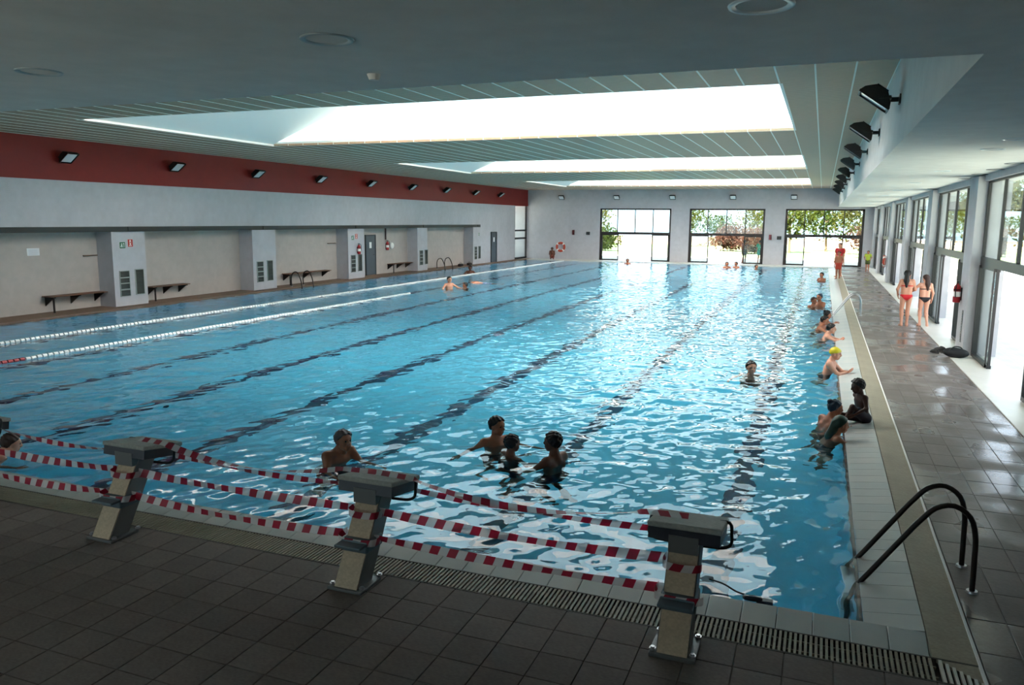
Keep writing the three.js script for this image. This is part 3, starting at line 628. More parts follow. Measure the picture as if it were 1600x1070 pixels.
// ---------------------------------------------------------------- end wall and side deck things
{
  const buoy = (pos, turn, label, s = 1) => {
    const t = thing('lifebuoy', label, 'lifebuoy', pos, turn); t.scale.setScalar(s);
    const orange = std(0xb8452c, 0.5);
    obj('ring', new THREE.TorusGeometry(0.29, 0.085, 12, 40), orange, t);
    for (let k = 0; k < 4; k++) { const b = new THREE.TorusGeometry(0.29, 0.088, 12, 6, 0.35).rotateZ(k * Math.PI / 2 + 0.6); obj('white_band', b, M.pale, t); }
    obj('grab_line', Array.from({ length: 4 }, (_, k) => tube([0, 0.25, 0.5, 0.75, 1].map((u) => { const a = k * Math.PI / 2 + 0.78 + u * Math.PI / 2, r = 0.40 + 0.03 * Math.sin(u * Math.PI); return V(Math.cos(a) * r * 0.97, Math.sin(a) * r * 0.97, 0.02); }), 0.008, 12, 6)), M.pale, t);
  };
  buoy(W(-17.9, 0.88, DE - 0.10), 0, 'orange lifebuoy hanging on the end wall');
  buoy(W(XR - 0.32, 1.0, 42.05), Math.PI / 2, 'red lifebuoy hanging edge-on on a far pier of the glass wall', 0.8);
  const small = (x, y, w, h, mat, label) => tag(obj('wall_box', [new RoundedBoxGeometry(w, h, 0.08, 2, 0.01).translate(x, y, -DE + 0.04), new RoundedBoxGeometry(w * 0.6, h * 0.4, 0.02, 2, 0.005).translate(x, y + h * 0.1, -DE + 0.088)], mat), label, 'wall box');
  small(-16.97, 1.95, 0.16, 0.34, std(0x5a2228, 0.5), 'small dark red box on the end wall above the lifebuoy');
  small(-15.85, 1.90, 0.26, 0.22, std(0x20282c, 0.5), 'small black box on the end wall beside the leftmost glazed opening');
  small(-3.25, 1.82, 0.17, 0.34, std(0x6a1c2a, 0.5), 'small red box on the end wall right of the middle glazed opening');
  small(-2.68, 1.78, 0.28, 0.22, std(0x20282c, 0.5), 'small black box on the end wall left of the rightmost glazed opening');
  // black bag and shoes by the open door
  const bag = thing('black_bag', 'black slumped bag on the pale strip by the glass wall', 'bag', W(2.80, 0.012, 18.85));
  const blob = new THREE.SphereGeometry(0.2, 24, 14); { const p = blob.attributes.position; for (let i = 0; i < p.count; i++) { const x = p.getX(i), y = p.getY(i), z = p.getZ(i), n = 1 + 0.16 * Math.sin(9 * x + 3) * Math.cos(11 * z + 1) + 0.1 * Math.sin(17 * z + 5 * y); p.setXYZ(i, x * 1.15 * n, Math.max(-0.09, y * 0.5 * n) + 0.09, z * 0.95 * n); } blob.computeVertexNormals(); }
  obj('body', blob, std(0x121216, 0.8), bag);
  obj('strap', tube([V(-0.15, 0.12, 0.1), V(-0.05, 0.22, 0.05), V(0.08, 0.21, -0.02), V(0.16, 0.12, -0.1)], 0.014, 20, 6), M.black, bag);
  for (const [x, d, a, label] of [[2.46, 19.35, 0.5, 'black shoe lying left of the black bag'], [2.62, 19.75, 1.3, 'black shoe lying behind the black bag']]) {
    const t = thing('shoe', label, 'shoe', W(x, 0.002, d), a, 'pair of black shoes by the bag');
    const s = new THREE.Shape(); s.absellipse(0, 0, 0.05, 0.14, 0, 6.283);
    obj('sole', new THREE.ExtrudeGeometry(s, { depth: 0.025, bevelEnabled: false }).rotateX(-Math.PI / 2), std(0x2a2a2c, 0.7), t);
    const u = new THREE.SphereGeometry(0.05, 16, 10).scale(0.95, 1.1, 2.5); { const p = u.attributes.position; for (let i = 0; i < p.count; i++) p.setY(i, Math.max(0, p.getY(i)) * (p.getZ(i) > 0 ? 1.5 : 1) + 0.024); u.computeVertexNormals(); }
    obj('upper', u, std(0x101013, 0.6), t);
  }
  for (const [d, label] of [[43.6, 'dark bag on the left deck right of the far handrail'], [44.9, 'smaller dark bag on the left deck, farther from the far handrail']]) {
    const t = thing('dark_bag', label, 'bag', W(XL + 0.2, 0, d)); obj('body', new RoundedBoxGeometry(0.22, 0.16, 0.42, 3, 0.06).translate(0, 0.08, 0), std(0x2b211f, 0.8), t); obj('handle', tube([V(0, 0.15, 0.12), V(0, 0.24, 0.06), V(0, 0.24, -0.06), V(0, 0.15, -0.12)], 0.01, 16, 6), M.black, t);
  }
  // anchor ring and hook line at the near corner of the pool
  const an = thing('lane_anchor', 'black ring anchor at the near pool edge right of the first starting block', 'anchor', W(-0.32, -0.02, 5.93));
  obj('ring', new THREE.TorusGeometry(0.055, 0.02, 10, 24).rotateX(1.2), std(0x1a2633, 0.4), an); obj('mount', new RoundedBoxGeometry(0.12, 0.05, 0.08, 2, 0.015).translate(0.09, -0.02, 0.0), std(0x23384c, 0.4), an);
  tag(obj('anchor_cable', tube([W(-0.66, 0.02, 6.05), W(-0.55, 0.0, 6.05), W(-0.45, -0.02, 6.0), W(-0.36, -0.015, 5.95)], 0.007, 20, 6), M.dark), 'thin dark cable leading to the black ring anchor', 'cable');
}
// ---------------------------------------------------------------- outside
struct('ground', [bx(-60, 70, -0.4, -0.02, DE + 0.4, 66), bx(3.6, 16, -0.4, -0.02, -30, DE + 0.4), bx(-60, -22.5, -0.4, -0.02, -30, DE + 0.4), bx(-22.5, 3.6, -0.4, -0.02, -30, DB - 0.3)], M.concrete, 'sunlit pale paving outside the hall');
struct('lawn', [bx(-60, 70, -0.4, -0.03, 66, 150), bx(16, 70, -0.4, -0.03, -30, 66)], std(0xb5c48a, 0.95, { map: speckle }), 'sunlit lawn beyond the paving');
{
  const leafMats = [0xd4e07c, 0xe6e596, 0xb8d07a, 0xecc0aa].map((c) => new THREE.MeshPhysicalMaterial({ color: c, roughness: 0.9, transmission: 0.6, thickness: 0, side: THREE.DoubleSide }));
  const bark = std(0x6b5644, 0.9);
  const crown = (n, rx, ry, cy, size) => {
    const pos = [], nor = [];
    for (let i = 0; i < n; i++) {
      const a = rnd() * 6.283, c = rr(-1, 1), r = Math.pow(rnd(), 0.3), s = Math.sqrt(1 - c * c), lump = 1 + 0.22 * Math.sin(3 * a + 2 * c) + 0.15 * Math.sin(7 * a);
      const p = V(Math.cos(a) * s * rx * r * lump, cy + c * ry * r * lump, Math.sin(a) * s * rx * r * lump);
      const u = V(rr(-1, 1), rr(-1, 1), rr(-1, 1)).normalize(), v = V().crossVectors(u, V(rr(-1, 1), rr(-1, 1), rr(-1, 1))).normalize(), nn = V().crossVectors(u, v), L = size * rr(0.7, 1.3);
      const A = p.clone().addScaledVector(u, -L), B = p.clone().addScaledVector(v, L * 0.45).addScaledVector(nn, L * 0.12), C = p.clone().addScaledVector(u, L), D = p.clone().addScaledVector(v, -L * 0.45).addScaledVector(nn, L * 0.12);
      for (const q of [A, B, C, A, C, D]) { pos.push(q.x, q.y, q.z); nor.push(nn.x, nn.y, nn.z); }
    }
    const g = new THREE.BufferGeometry(); g.setAttribute('position', new THREE.Float32BufferAttribute(pos, 3)); g.setAttribute('normal', new THREE.Float32BufferAttribute(nor, 3)); g.setAttribute('uv', new THREE.Float32BufferAttribute(new Float32Array(pos.length / 3 * 2), 2)); g.userData.done = true;
    return g;
  };
  const crowns = [crown(1500, 2.7, 1.9, 3.4, 0.20), crown(1500, 2.3, 2.3, 3.6, 0.19), crown(2600, 1.5, 1.1, 1.2, 0.13)];
  const tree = (x, d, k, m, s, label) => {
    const t = thing(k === 2 ? 'shrub' : 'tree', label, k === 2 ? 'shrub' : 'tree', W(x, -0.03, d), rnd() * 6, 'trees and shrubs outside'); t.scale.setScalar(s);
    obj('foliage', crowns[k], leafMats[m], t);
    if (k < 2) { obj('trunk', [rod(V(0, 0, 0), V(0.1, 2.6, 0), 0.11, 0.08, 10), rod(V(0.1, 2.5, 0), V(0.8, 4.2, 0.3), 0.08, 0.03, 8), rod(V(0.1, 2.5, 0), V(-0.7, 4.4, -0.2), 0.08, 0.03, 8)], bark, t); }
    else obj('stem', [rod(V(0, 0, 0), V(0.05, 0.8, 0), 0.05, 0.03, 8), rod(V(0, 0.2, 0), V(0.4, 0.9, 0.2), 0.03, 0.02, 6)], bark, t);
  };
  const far = [[-24, 84, 0, 1, 1.0, 'yellow-green tree seen through the left pane of the leftmost opening'], [-14.2, 92, 1, 0, 0.9, 'green tree seen through the right pane of the leftmost opening'], [-11.5, 96, 0, 2, 0.7, 'dark green distant tree seen through the middle opening'], [-6.6, 90, 1, 1, 0.85, 'yellow-green tree at the right side of the middle opening'], [-2.8, 78, 0, 0, 1.0, 'green tree at the left of the rightmost opening'], [0.4, 84, 1, 2, 1.1, 'dark green tree in the middle of the rightmost opening'], [3.6, 76, 0, 1, 1.0, 'yellow-green tree at the right of the rightmost opening'],
    [12, 74, 1, 0, 1.2, 'green tree beyond the far bays of the glass wall'], [11, 62, 0, 1, 1.15, 'yellow-green tree outside the farthest bays of the glass wall'], [12.5, 52, 1, 1, 1.1, 'yellow-green tree outside the middle bays of the glass wall'], [13.5, 44, 0, 0, 1.1, 'green tree outside the second bay beyond the extinguisher pier'], [18, 34, 1, 2, 1.1, 'dark green tree outside the bay behind the extinguisher pier'], [24, 30, 0, 1, 1.2, 'yellow-green tree outside the nearest visible bay']];
  for (const a of far) tree(...a);
  for (const [x, d, m, s, label] of [[-8.3, 80, 3, 1.1, 'reddish shrub in the upper panes of the middle opening'], [-5.6, 74, 3, 1.0, 'reddish shrub at the right in the middle opening'], [4.2, 70, 3, 1.2, 'reddish shrub at the right in the rightmost opening'], [-19.5, 74, 2, 1.0, 'low green shrub in the leftmost opening']]) tree(x, d, 2, m, s, label);
  // low wall with a fence, and a far house
  tag(obj('garden_wall', [bx(-45, 30, -0.03, 0.9, 98, 98.3), bx(-45, 30, 0.9, 0.98, 97.95, 98.35)], std(0xc9b0a2, 0.9, { map: speckle })), 'long pinkish garden wall far behind the lawn', 'wall');
  const house = thing('house', 'brick building outside beyond the glass wall', 'building', W(26, 0, 46));
  obj('wall', new THREE.BoxGeometry(8, 5, 20).translate(0, 2.45, 0), std(0xa9776a, 0.9, { map: speckle }), house);
  obj('roof', new THREE.BoxGeometry(8.8, 0.3, 20.8).translate(0, 5.1, 0), M.concrete, house);
  for (let k = 0; k < 5; k++) { const w = obj('window', new THREE.BoxGeometry(0.1, 1.4, 1.8).translate(-4.02, 2.8, -8 + k * 4), M.frame, house); obj('pane', new THREE.BoxGeometry(0.04, 1.2, 1.6).translate(-4.07, 2.8, -8 + k * 4), std(0x5a6872, 0.1), w); }
}
// ---------------------------------------------------------------- people: signed distance bodies meshed by surface nets
function nets(sdf, lo, hi, cell) {
  const n = [0, 1, 2].map((k) => Math.ceil((hi[k] - lo[k]) / cell) + 2), nx = n[0], ny = n[1], nz = n[2];
  const f = new Float32Array(nx * ny * nz), id = (i, j, k) => i + nx * (j + ny * k);
  for (let k = 0; k < nz; k++) for (let j = 0; j < ny; j++) for (let i = 0; i < nx; i++) f[id(i, j, k)] = sdf(lo[0] + i * cell, lo[1] + j * cell, lo[2] + k * cell);
  const vi = new Int32Array(nx * ny * nz).fill(-1), pos = [], idx = [];
  for (let k = 0; k < nz - 1; k++) for (let j = 0; j < ny - 1; j++) for (let i = 0; i < nx - 1; i++) {
    let c = 0, sx = 0, sy = 0, sz = 0, neg = 0;
    for (let q = 0; q < 8; q++) if (f[id(i + (q & 1), j + (q >> 1 & 1), k + (q >> 2))] < 0) neg++;
    if (neg === 0 || neg === 8) continue;
    for (let e = 0; e < 12; e++) {
      const ax = e >> 2, b = e & 3, p = [0, 0, 0], r = [0, 0, 0], u = (ax + 1) % 3, v = (ax + 2) % 3;
      p[u] = r[u] = b & 1; p[v] = r[v] = b >> 1; r[ax] = 1;
      const a = f[id(i + p[0], j + p[1], k + p[2])], d = f[id(i + r[0], j + r[1], k + r[2])];
      if ((a < 0) === (d < 0)) continue;
      const t = a / (a - d); c++; sx += p[0] + (r[0] - p[0]) * t; sy += p[1] + (r[1] - p[1]) * t; sz += p[2] + (r[2] - p[2]) * t;
    }
    vi[id(i, j, k)] = pos.length / 3; pos.push(lo[0] + (i + sx / c) * cell, lo[1] + (j + sy / c) * cell, lo[2] + (k + sz / c) * cell);
  }
  for (let k = 1; k < nz - 1; k++) for (let j = 1; j < ny - 1; j++) for (let i = 1; i < nx - 1; i++) {
    const a = f[id(i, j, k)] < 0;
    for (let ax = 0; ax < 3; ax++) {
      const o = [i, j, k]; o[ax]++;
      if (o[ax] >= n[ax]) continue;
      const b = f[id(...o)] < 0; if (a === b) continue;
      const u = (ax + 1) % 3, v = (ax + 2) % 3, g = (du, dv) => { const q = [i, j, k]; q[u] -= du; q[v] -= dv; return vi[id(...q)]; };
      const A = g(1, 1), B = g(0, 1), C = g(0, 0), D = g(1, 0);
      if (A < 0 || B < 0 || C < 0 || D < 0) continue;
      if (a) idx.push(A, B, C, A, C, D); else idx.push(A, C, B, A, D, C);
    }
  }
  const nor = [], e = cell * 0.5;
  for (let q = 0; q < pos.length; q += 3) {
    const x = pos[q], y = pos[q + 1], z = pos[q + 2];
    const a = sdf(x + e, y, z) - sdf(x - e, y, z), b = sdf(x, y + e, z) - sdf(x, y - e, z), c = sdf(x, y, z + e) - sdf(x, y, z - e), l = 1 / (Math.hypot(a, b, c) || 1);
    nor.push(a * l, b * l, c * l);
  }
  const g = new THREE.BufferGeometry();
  g.setAttribute('position', new THREE.Float32BufferAttribute(pos, 3)); g.setAttribute('normal', new THREE.Float32BufferAttribute(nor, 3));
  g.setAttribute('uv', new THREE.Float32BufferAttribute(new Float32Array(pos.length / 3 * 2), 2)); g.setIndex(idx);
  return g;
}
const smin = (a, b, k) => { const h = Math.max(k - Math.abs(a - b), 0) / k; return Math.min(a, b) - h * h * k * 0.25; };
function capsules(list, k, grow = 0) {                       // [ax,ay,az,ra, bx,by,bz,rb]
  return (x, y, z) => {
    let d = 9;
    for (const c of list) {
      const bx_ = c[4] - c[0], by_ = c[5] - c[1], bz_ = c[6] - c[2], px = x - c[0], py = y - c[1], pz = z - c[2], l = bx_ * bx_ + by_ * by_ + bz_ * bz_;
      const t = l > 0 ? Math.min(1, Math.max(0, (px * bx_ + py * by_ + pz * bz_) / l)) : 0;
      const q = Math.hypot(px - t * bx_, py - t * by_, pz - t * bz_) - (c[3] + (c[7] - c[3]) * t) - grow;
      d = d > 8 ? q : smin(d, q, k);
    }
    return d;
  };
}
function bounds(list, pad) {
  const lo = [9, 9, 9], hi = [-9, -9, -9];
  for (const c of list) for (const o of [0, 4]) for (let k = 0; k < 3; k++) { lo[k] = Math.min(lo[k], c[o + k] - c[o + 3] - pad); hi[k] = Math.max(hi[k], c[o + k] + c[o + 3] + pad); }
  return [lo, hi];
}
// head, facing +z, centre of the skull at the origin
const headList = [[0, 0.03, -0.015, 0.088, 0, 0.02, 0.012, 0.084], [0, -0.045, 0.03, 0.062, 0, -0.082, 0.050, 0.036], [-0.03, -0.05, 0.03, 0.045, 0.03, -0.05, 0.03, 0.045], [0, 0.018, 0.088, 0.012, 0, -0.022, 0.108, 0.015], [-0.012, -0.026, 0.097, 0.010, 0.012, -0.026, 0.097, 0.010], [-0.018, -0.056, 0.083, 0.010, 0.018, -0.056, 0.083, 0.010], [-0.014, -0.068, 0.080, 0.010, 0.014, -0.068, 0.080, 0.010], [-0.035, 0.030, 0.075, 0.014, 0.035, 0.030, 0.075, 0.014], [-0.09, 0.01, -0.008, 0.014, -0.086, -0.03, -0.003, 0.010], [0.09, 0.01, -0.008, 0.014, 0.086, -0.03, -0.003, 0.010], [0, -0.06, -0.02, 0.055, 0, -0.13, -0.03, 0.050]];
const headBase = capsules(headList, 0.02);
const eye = (x, y, z) => Math.min(Math.hypot(x - 0.032, y - 0.008, z - 0.098), Math.hypot(x + 0.032, y - 0.008, z - 0.098)) - 0.016;
const headSdf = (x, y, z) => { const a = headBase(x, y, z), b = -eye(x, y, z); return -smin(-a, -b, 0.012); };
const headG = nets(headSdf, [-0.13, -0.19, -0.13], [0.13, 0.14, 0.14], 0.0075);
const eyesG = merge([-1, 1].map((s) => new THREE.SphereGeometry(0.012, 10, 8).translate(s * 0.032, 0.008, 0.083)));
const skull = capsules([[0, 0.03, -0.015, 0.088, 0, 0.02, 0.012, 0.084]], 0.02);
const cut = (a, b) => Math.max(a, b);
const hairShapes = {
  short: nets((x, y, z) => cut(skull(x, y, z) - 0.019 - 0.008 * Math.sin(85 * x + 20 * z) * Math.sin(70 * y + 60 * z), Math.max((z - 0.038) * 0.8 + (0.050 - y) * 0.75 + 0.006 * Math.sin(110 * x), -y - 0.085 + (z > -0.03 ? 0.045 : 0))), [-0.14, -0.10, -0.14], [0.14, 0.17, 0.14], 0.008),
  curly: nets((x, y, z) => cut(skull(x, y, z) - 0.034 - 0.010 * Math.sin(75 * x + 1) * Math.sin(70 * y) * Math.sin(72 * z), Math.max((z - 0.035) * 0.8 + (0.050 - y) * 0.75, -y - 0.05)), [-0.17, -0.12, -0.17], [0.17, 0.19, 0.16], 0.009),
  long: nets((x, y, z) => smin(cut(skull(x, y, z) - 0.020, Math.max((z - 0.035) * 0.8 + (0.055 - y) * 0.75, -y - 0.09)), capsules([[0, 0.0, -0.075, 0.065, 0, -0.18, -0.115, 0.075], [0, -0.18, -0.115, 0.075, 0, -0.36, -0.12, 0.035]], 0.03)(x, y, z) + 0.004 * Math.sin(70 * x), 0.03), [-0.15, -0.43, -0.24], [0.15, 0.17, 0.14], 0.009),
  bun: nets((x, y, z) => Math.min(cut(skull(x, y, z) - 0.017 - 0.006 * Math.sin(80 * x + 30 * y) * Math.sin(60 * z), Math.max((z - 0.035) * 0.8 + (0.055 - y) * 0.75, -y - 0.07)), Math.hypot(x, y - 0.09, z + 0.09) - 0.045), [-0.15, -0.11, -0.17], [0.15, 0.17, 0.14], 0.008),
  cap: nets((x, y, z) => cut(skull(x, y, z) - 0.014, 0.012 - y + (z > 0 ? z * 0.35 : 0.25 * z)), [-0.14, -0.10, -0.14], [0.14, 0.17, 0.14], 0.008),
};
// a hand: wrist at the origin, fingers along -y, palm towards -x, thumb side +z
const handSdfList = (() => {
  const l = [];
  [[0.030, 0.075, 0.82], [0.010, 0.082, 0.95], [-0.010, 0.078, 0.90], [-0.029, 0.068, 0.72]].forEach(([z, k, s]) => {
    l.push([0, -0.01, z * 0.55, 0.015, -0.002, -k, z, 0.011]);
    let x = -0.002, y = -k, a = 0.18; for (const [len, r] of [[0.040 * s, 0.0095], [0.026 * s, 0.0085], [0.022 * s, 0.0075]]) { const nx = x - Math.sin(a) * len, ny = y - Math.cos(a) * len; l.push([x, y, z, r + 0.0006, nx, ny, z * 1.06, r]); x = nx; y = ny; a += 0.38; }
  });
  l.push([0, -0.015, 0.012, 0.016, -0.012, -0.045, 0.042, 0.012], [-0.012, -0.045, 0.042, 0.011, -0.022, -0.075, 0.058, 0.0095], [-0.022, -0.075, 0.058, 0.0095, -0.030, -0.098, 0.060, 0.008]);
  l.push([0, 0.02, 0, 0.022, 0, -0.02, 0, 0.022]);
  return l;
})();
const handG = nets(capsules(handSdfList, 0.007), [-0.07, -0.20, -0.06], [0.035, 0.05, 0.085], 0.0045);

const skins = { light: std(0xc98f74, 0.55), tan: std(0xa96b4e, 0.55), brown: std(0x6e4432, 0.55), dark: std(0x4a2c22, 0.55), pink: std(0xd39a80, 0.55) };
const hairs = { black: std(0x110d0d, 0.6), brown: std(0x38221a, 0.6), grey: std(0x59595a, 0.6), blue: std(0x172a3c, 0.45), green: std(0x1f3a2c, 0.5), yellow: std(0xc9b81c, 0.4) };
const eyeMat = std(0x15100e, 0.3);

// pelvis at the origin, facing +z, person's left at +x; lengths of a 1.70 m adult
function person(o) {
  const lean = o.lean || 0, side = o.sideLean || 0, ca = Math.cos(lean), sa = Math.sin(lean);
  const T = (x, y, z) => { const y1 = y * ca - z * sa, z1 = y * sa + z * ca; return [x * Math.cos(side) - y1 * Math.sin(side), x * Math.sin(side) + y1 * Math.cos(side), z1]; };     // torso frame
  const cap = (a, ra, b, rb) => [...a, ra, ...b, rb];
  const w = o.female ? 0.92 : 1;
  const torso = [
    cap(T(-0.075 * w, 0.36, 0), 0.095, T(-0.06, 0.03, 0), 0.088), cap(T(0.075 * w, 0.36, 0), 0.095, T(0.06, 0.03, 0), 0.088), cap(T(0, 0.38, 0.015), 0.095, T(0, 0.05, 0.01), 0.09),
    cap(T(-0.155 * w, 0.45, -0.005), 0.058, T(0.155 * w, 0.45, -0.005), 0.058), cap(T(0, 0.44, -0.01), 0.075, T(0, 0.55, 0.005), 0.057),
    cap(T(-0.07, -0.02, -0.03), 0.088, T(0.07, -0.02, -0.03), 0.088),
  ];
  if (o.female) torso.push(cap(T(-0.07, 0.30, 0.075), 0.05, T(-0.07, 0.30, 0.075), 0.05), cap(T(0.07, 0.30, 0.075), 0.05, T(0.07, 0.30, 0.075), 0.05));
  const limbs = [], thighs = [], sleeves = [], wrists = [];
  for (const [s, arm] of [[1, o.armL || [[0.21, 0.17, -0.01], [0.23, -0.07, 0.05]]], [-1, o.armR || [[-0.21, 0.17, -0.01], [-0.23, -0.07, 0.05]]]]) {
    const sh = T(s * 0.175 * w, 0.445, -0.005), el = arm[0], wr = arm[1];
    limbs.push(cap(sh, 0.054, el, 0.038), cap(el, 0.038, wr, 0.025)); wrists.push([s, el, wr]);
    sleeves.push(cap(sh, 0.072, el.map((v, k) => sh[k] + (v - sh[k]) * 0.45), 0.062));
  }
  for (const [s, leg] of [[1, o.legL || [[0.09, -0.43, 0.02], [0.09, -0.84, -0.02]]], [-1, o.legR || [[-0.09, -0.43, 0.02], [-0.09, -0.84, -0.02]]]]) {
    const hp = T(s * 0.085, -0.04, -0.01), kn = leg[0], an = leg[1];
    limbs.push(cap(hp, 0.088, kn, 0.052), cap(kn, 0.052, an.map((v, k) => kn[k] + (v - kn[k]) * 0.3 + (k === 2 ? -0.015 : 0)), 0.054), cap(an.map((v, k) => kn[k] + (v - kn[k]) * 0.3 + (k === 2 ? -0.015 : 0)), 0.052, an, 0.034));
    const toe = leg[2] || [an[0] + s * 0.03, an[1] - 0.055, an[2] + 0.16];
    limbs.push(cap([an[0], an[1] - 0.045, an[2] - 0.035], 0.034, toe, 0.024), cap(an, 0.034, [an[0], an[1] - 0.045, an[2] - 0.035], 0.034));
    thighs.push(cap(hp, 0.092, kn.map((v, k) => hp[k] + (v - hp[k]) * (o.shortLength || 0.55)), 0.088));
  }
  const all = [...torso, ...limbs], cell = o.cell || 0.016;
  const body = nets(capsules(all, 0.035), ...bounds(all, 0.03), cell);
  const parts = [body];
  const hs = o.headScale || 1, hc = T(0, 0.65 + 0.10 * (hs - 1), 0.03);
  const hm = new THREE.Matrix4().makeRotationFromEuler(new THREE.Euler((o.headPitch || 0) + lean * 0.4, o.headYaw || 0, 0, 'YXZ')).scale(V(hs, hs, hs)).setPosition(...hc);
  parts.push(headG.clone().applyMatrix4(hm));
  for (const [s, el, wr] of wrists) {
    const dir = V(wr[0] - el[0], wr[1] - el[1], wr[2] - el[2]).normalize();
    const h = handG.clone(); if (s < 0) { h.scale(-1, 1, 1); const ix = h.index.array; for (let q = 0; q < ix.length; q += 3) { const t = ix[q]; ix[q] = ix[q + 1]; ix[q + 1] = t; } }
    h.applyQuaternion(new THREE.Quaternion().setFromUnitVectors(V(0, -1, 0), dir)); h.translate(...wr); parts.push(h);
  }
  const t = thing('person', o.label, 'person', o.at, o.turn || 0, o.group); t.scale.setScalar(o.scale || 1);
  if (o.roll) t.rotation.z = o.roll;
  if (o.tilt) { t.rotation.order = 'YXZ'; t.rotation.x = o.tilt; }
  obj('body', parts, skins[o.skin || 'tan'], t, true);
  const hair = obj(o.hair[0] === 'cap' ? 'swim_cap' : 'hair', hairShapes[o.hair[0]].clone().applyMatrix4(hm), hairs[o.hair[1]], t, true);
  obj('eyes', eyesG.clone().applyMatrix4(hm), eyeMat, t);
  for (const [kind, color] of o.wear || []) {
    const mat = std(color, 0.75);
    if (kind === 'shorts') { const l = [...torso.slice(5), cap(T(-0.05, 0.05, 0), 0.092, T(0.05, 0.05, 0), 0.092), ...thighs], f = capsules(l, 0.04, 0.012); obj('swim_shorts', nets(f, ...bounds(l, 0.04), cell), mat, t, true); }
    if (kind === 'briefs') { const f = capsules(all, 0.035, 0.009); const l = [cap([-0.13, -0.03, -0.03], 0.07, [0.13, 0.02, 0], 0.09)]; obj('bikini_bottom', nets((x, y, z) => Math.max(f(x, y, z), y - 0.05, -0.12 - y + 0.9 * Math.max(0, Math.abs(x) - 0.03)), ...bounds(l, 0.05), cell * 0.8), mat, t, true); }
    if (kind === 'strap') { const f = capsules(torso, 0.035, 0.008); obj('bikini_top', nets((x, y, z) => Math.max(f(x, y, z), Math.abs(y - 0.31 - (z > 0.02 ? 0.01 : 0)) - (z > 0.02 ? 0.06 : 0.015)), [-0.22, 0.2, -0.16], [0.22, 0.42, 0.18], cell * 0.8), mat, t, true); }
    if (kind === 'shirt') { const l = [...torso.slice(0, 4), torso[5], ...sleeves], f = capsules(l, 0.04, 0.012); obj('shirt', nets((x, y, z) => Math.max(f(x, y, z), -0.12 - y), ...bounds(l, 0.04), cell), mat, t, true); }
  }
  return t;
}
const tread = { legL: [[0.11, -0.40, 0.12], [0.13, -0.78, -0.06]], legR: [[-0.11, -0.41, 0.06], [-0.13, -0.80, -0.12]] };
const scull = { armL: [[0.36, 0.30, 0.12], [0.50, 0.28, 0.32]], armR: [[-0.36, 0.30, 0.12], [-0.50, 0.28, 0.32]] };
const bath = 'bathers in the pool';
// local heights: shoulders 0.445, head centre 0.675, crown 0.80 above the pelvis; a swimmer's pelvis lies below the water
const swim = (x, d, up, o) => person({ ...tread, ...scull, skin: 'tan', hair: ['short', 'black'], wear: [['shorts', 0x20242e]], group: bath, ...o, at: W(x, WATER + up - 0.775 * (o.scale || 1), d) });
swim(-5.34, 7.75, 0.46, { label: 'grey-haired swimmer leaning forward behind the middle starting block', turn: 1.2, lean: 0.38, headPitch: -0.2, hair: ['short', 'grey'], skin: 'tan', armL: [[0.26, 0.22, 0.30], [0.30, 0.18, 0.52]], armR: [[-0.22, 0.10, 0.26], [-0.25, 0.08, 0.48]] });
swim(-3.75, 9.1, 0.37, { label: 'dark-haired boy in the water with arms spread, back one of the group of three', turn: 0.9, headYaw: 0.35, armR: [[-0.38, 0.34, 0.02], [-0.58, 0.26, 0.08]], skin: 'tan' });
swim(-3.40, 8.72, 0.26, { label: 'low swimmer seen from behind between the two others of the group of three', turn: 2.5, skin: 'brown', hair: ['short', 'black'], scale: 0.92, armL: [[0.24, 0.24, 0.10], [0.22, 0.16, 0.30]], armR: [[-0.24, 0.24, 0.10], [-0.22, 0.16, 0.30]] });
swim(-2.80, 8.62, 0.38, { label: 'dark-haired swimmer right in the group of three, facing the other two', turn: -1.9, headYaw: 0.2, skin: 'brown', hair: ['short', 'black'] });
swim(-1.11, 15.4, 0.25, { label: 'lone swimmer showing only the head in the middle of the bright water', turn: 0.4, skin: 'light', hair: ['bun', 'black'] });
const narrow = { armL: [[0.24, 0.24, 0.10], [0.22, 0.10, 0.28]], armR: [[-0.24, 0.24, 0.10], [-0.22, 0.10, 0.28]] };
const hang = (x, d, up, o) => swim(x, d, up, { turn: Math.PI / 2, lean: 0.25, legL: [[0.09, -0.42, -0.04], [0.10, -0.80, -0.20]], legR: [[-0.09, -0.42, -0.01], [-0.10, -0.81, -0.12]], armL: [[0.20, 0.34, 0.30], [0.02, 0.36, 0.42]], armR: [[-0.20, 0.34, 0.30], [-0.03, 0.36, 0.40]], ...o });
hang(0.18, 11.75, 0.40, { label: 'bather with blue-black hair at the pool edge, behind the sitting boy’s feet', turn: 2.2, hair: ['bun', 'blue'], skin: 'tan', headYaw: -0.3, armL: [[0.24, 0.20, 0.12], [0.16, 0.05, 0.26]], armR: [[-0.24, 0.24, 0.16], [-0.14, 0.28, 0.34]], scale: 0.95 });
hang(0.22, 11.12, 0.33, { label: 'bather nearest the camera at the right pool edge, one arm stretched on the tiles', turn: 1.9, hair: ['long', 'green'], skin: 'tan', armL: [[0.18, 0.36, 0.22], [0.05, 0.36, 0.44]], armR: [[-0.22, 0.36, 0.24], [-0.16, 0.34, 0.46]], scale: 0.95 });
hang(0.22, 16.2, 0.52, { label: 'bather with a yellow swimming cap leaning on the pool edge', turn: 1.4, hair: ['cap', 'yellow'], skin: 'pink', lean: 0.2, armL: [[0.20, 0.26, 0.26], [0.02, 0.30, 0.40]], armR: [[-0.20, 0.26, 0.26], [-0.02, 0.30, 0.40]] });
hang(0.16, 20.9, 0.42, { label: 'dark-haired bather at the edge, just beyond the yellow cap', hair: ['short', 'black'], skin: 'pink' });
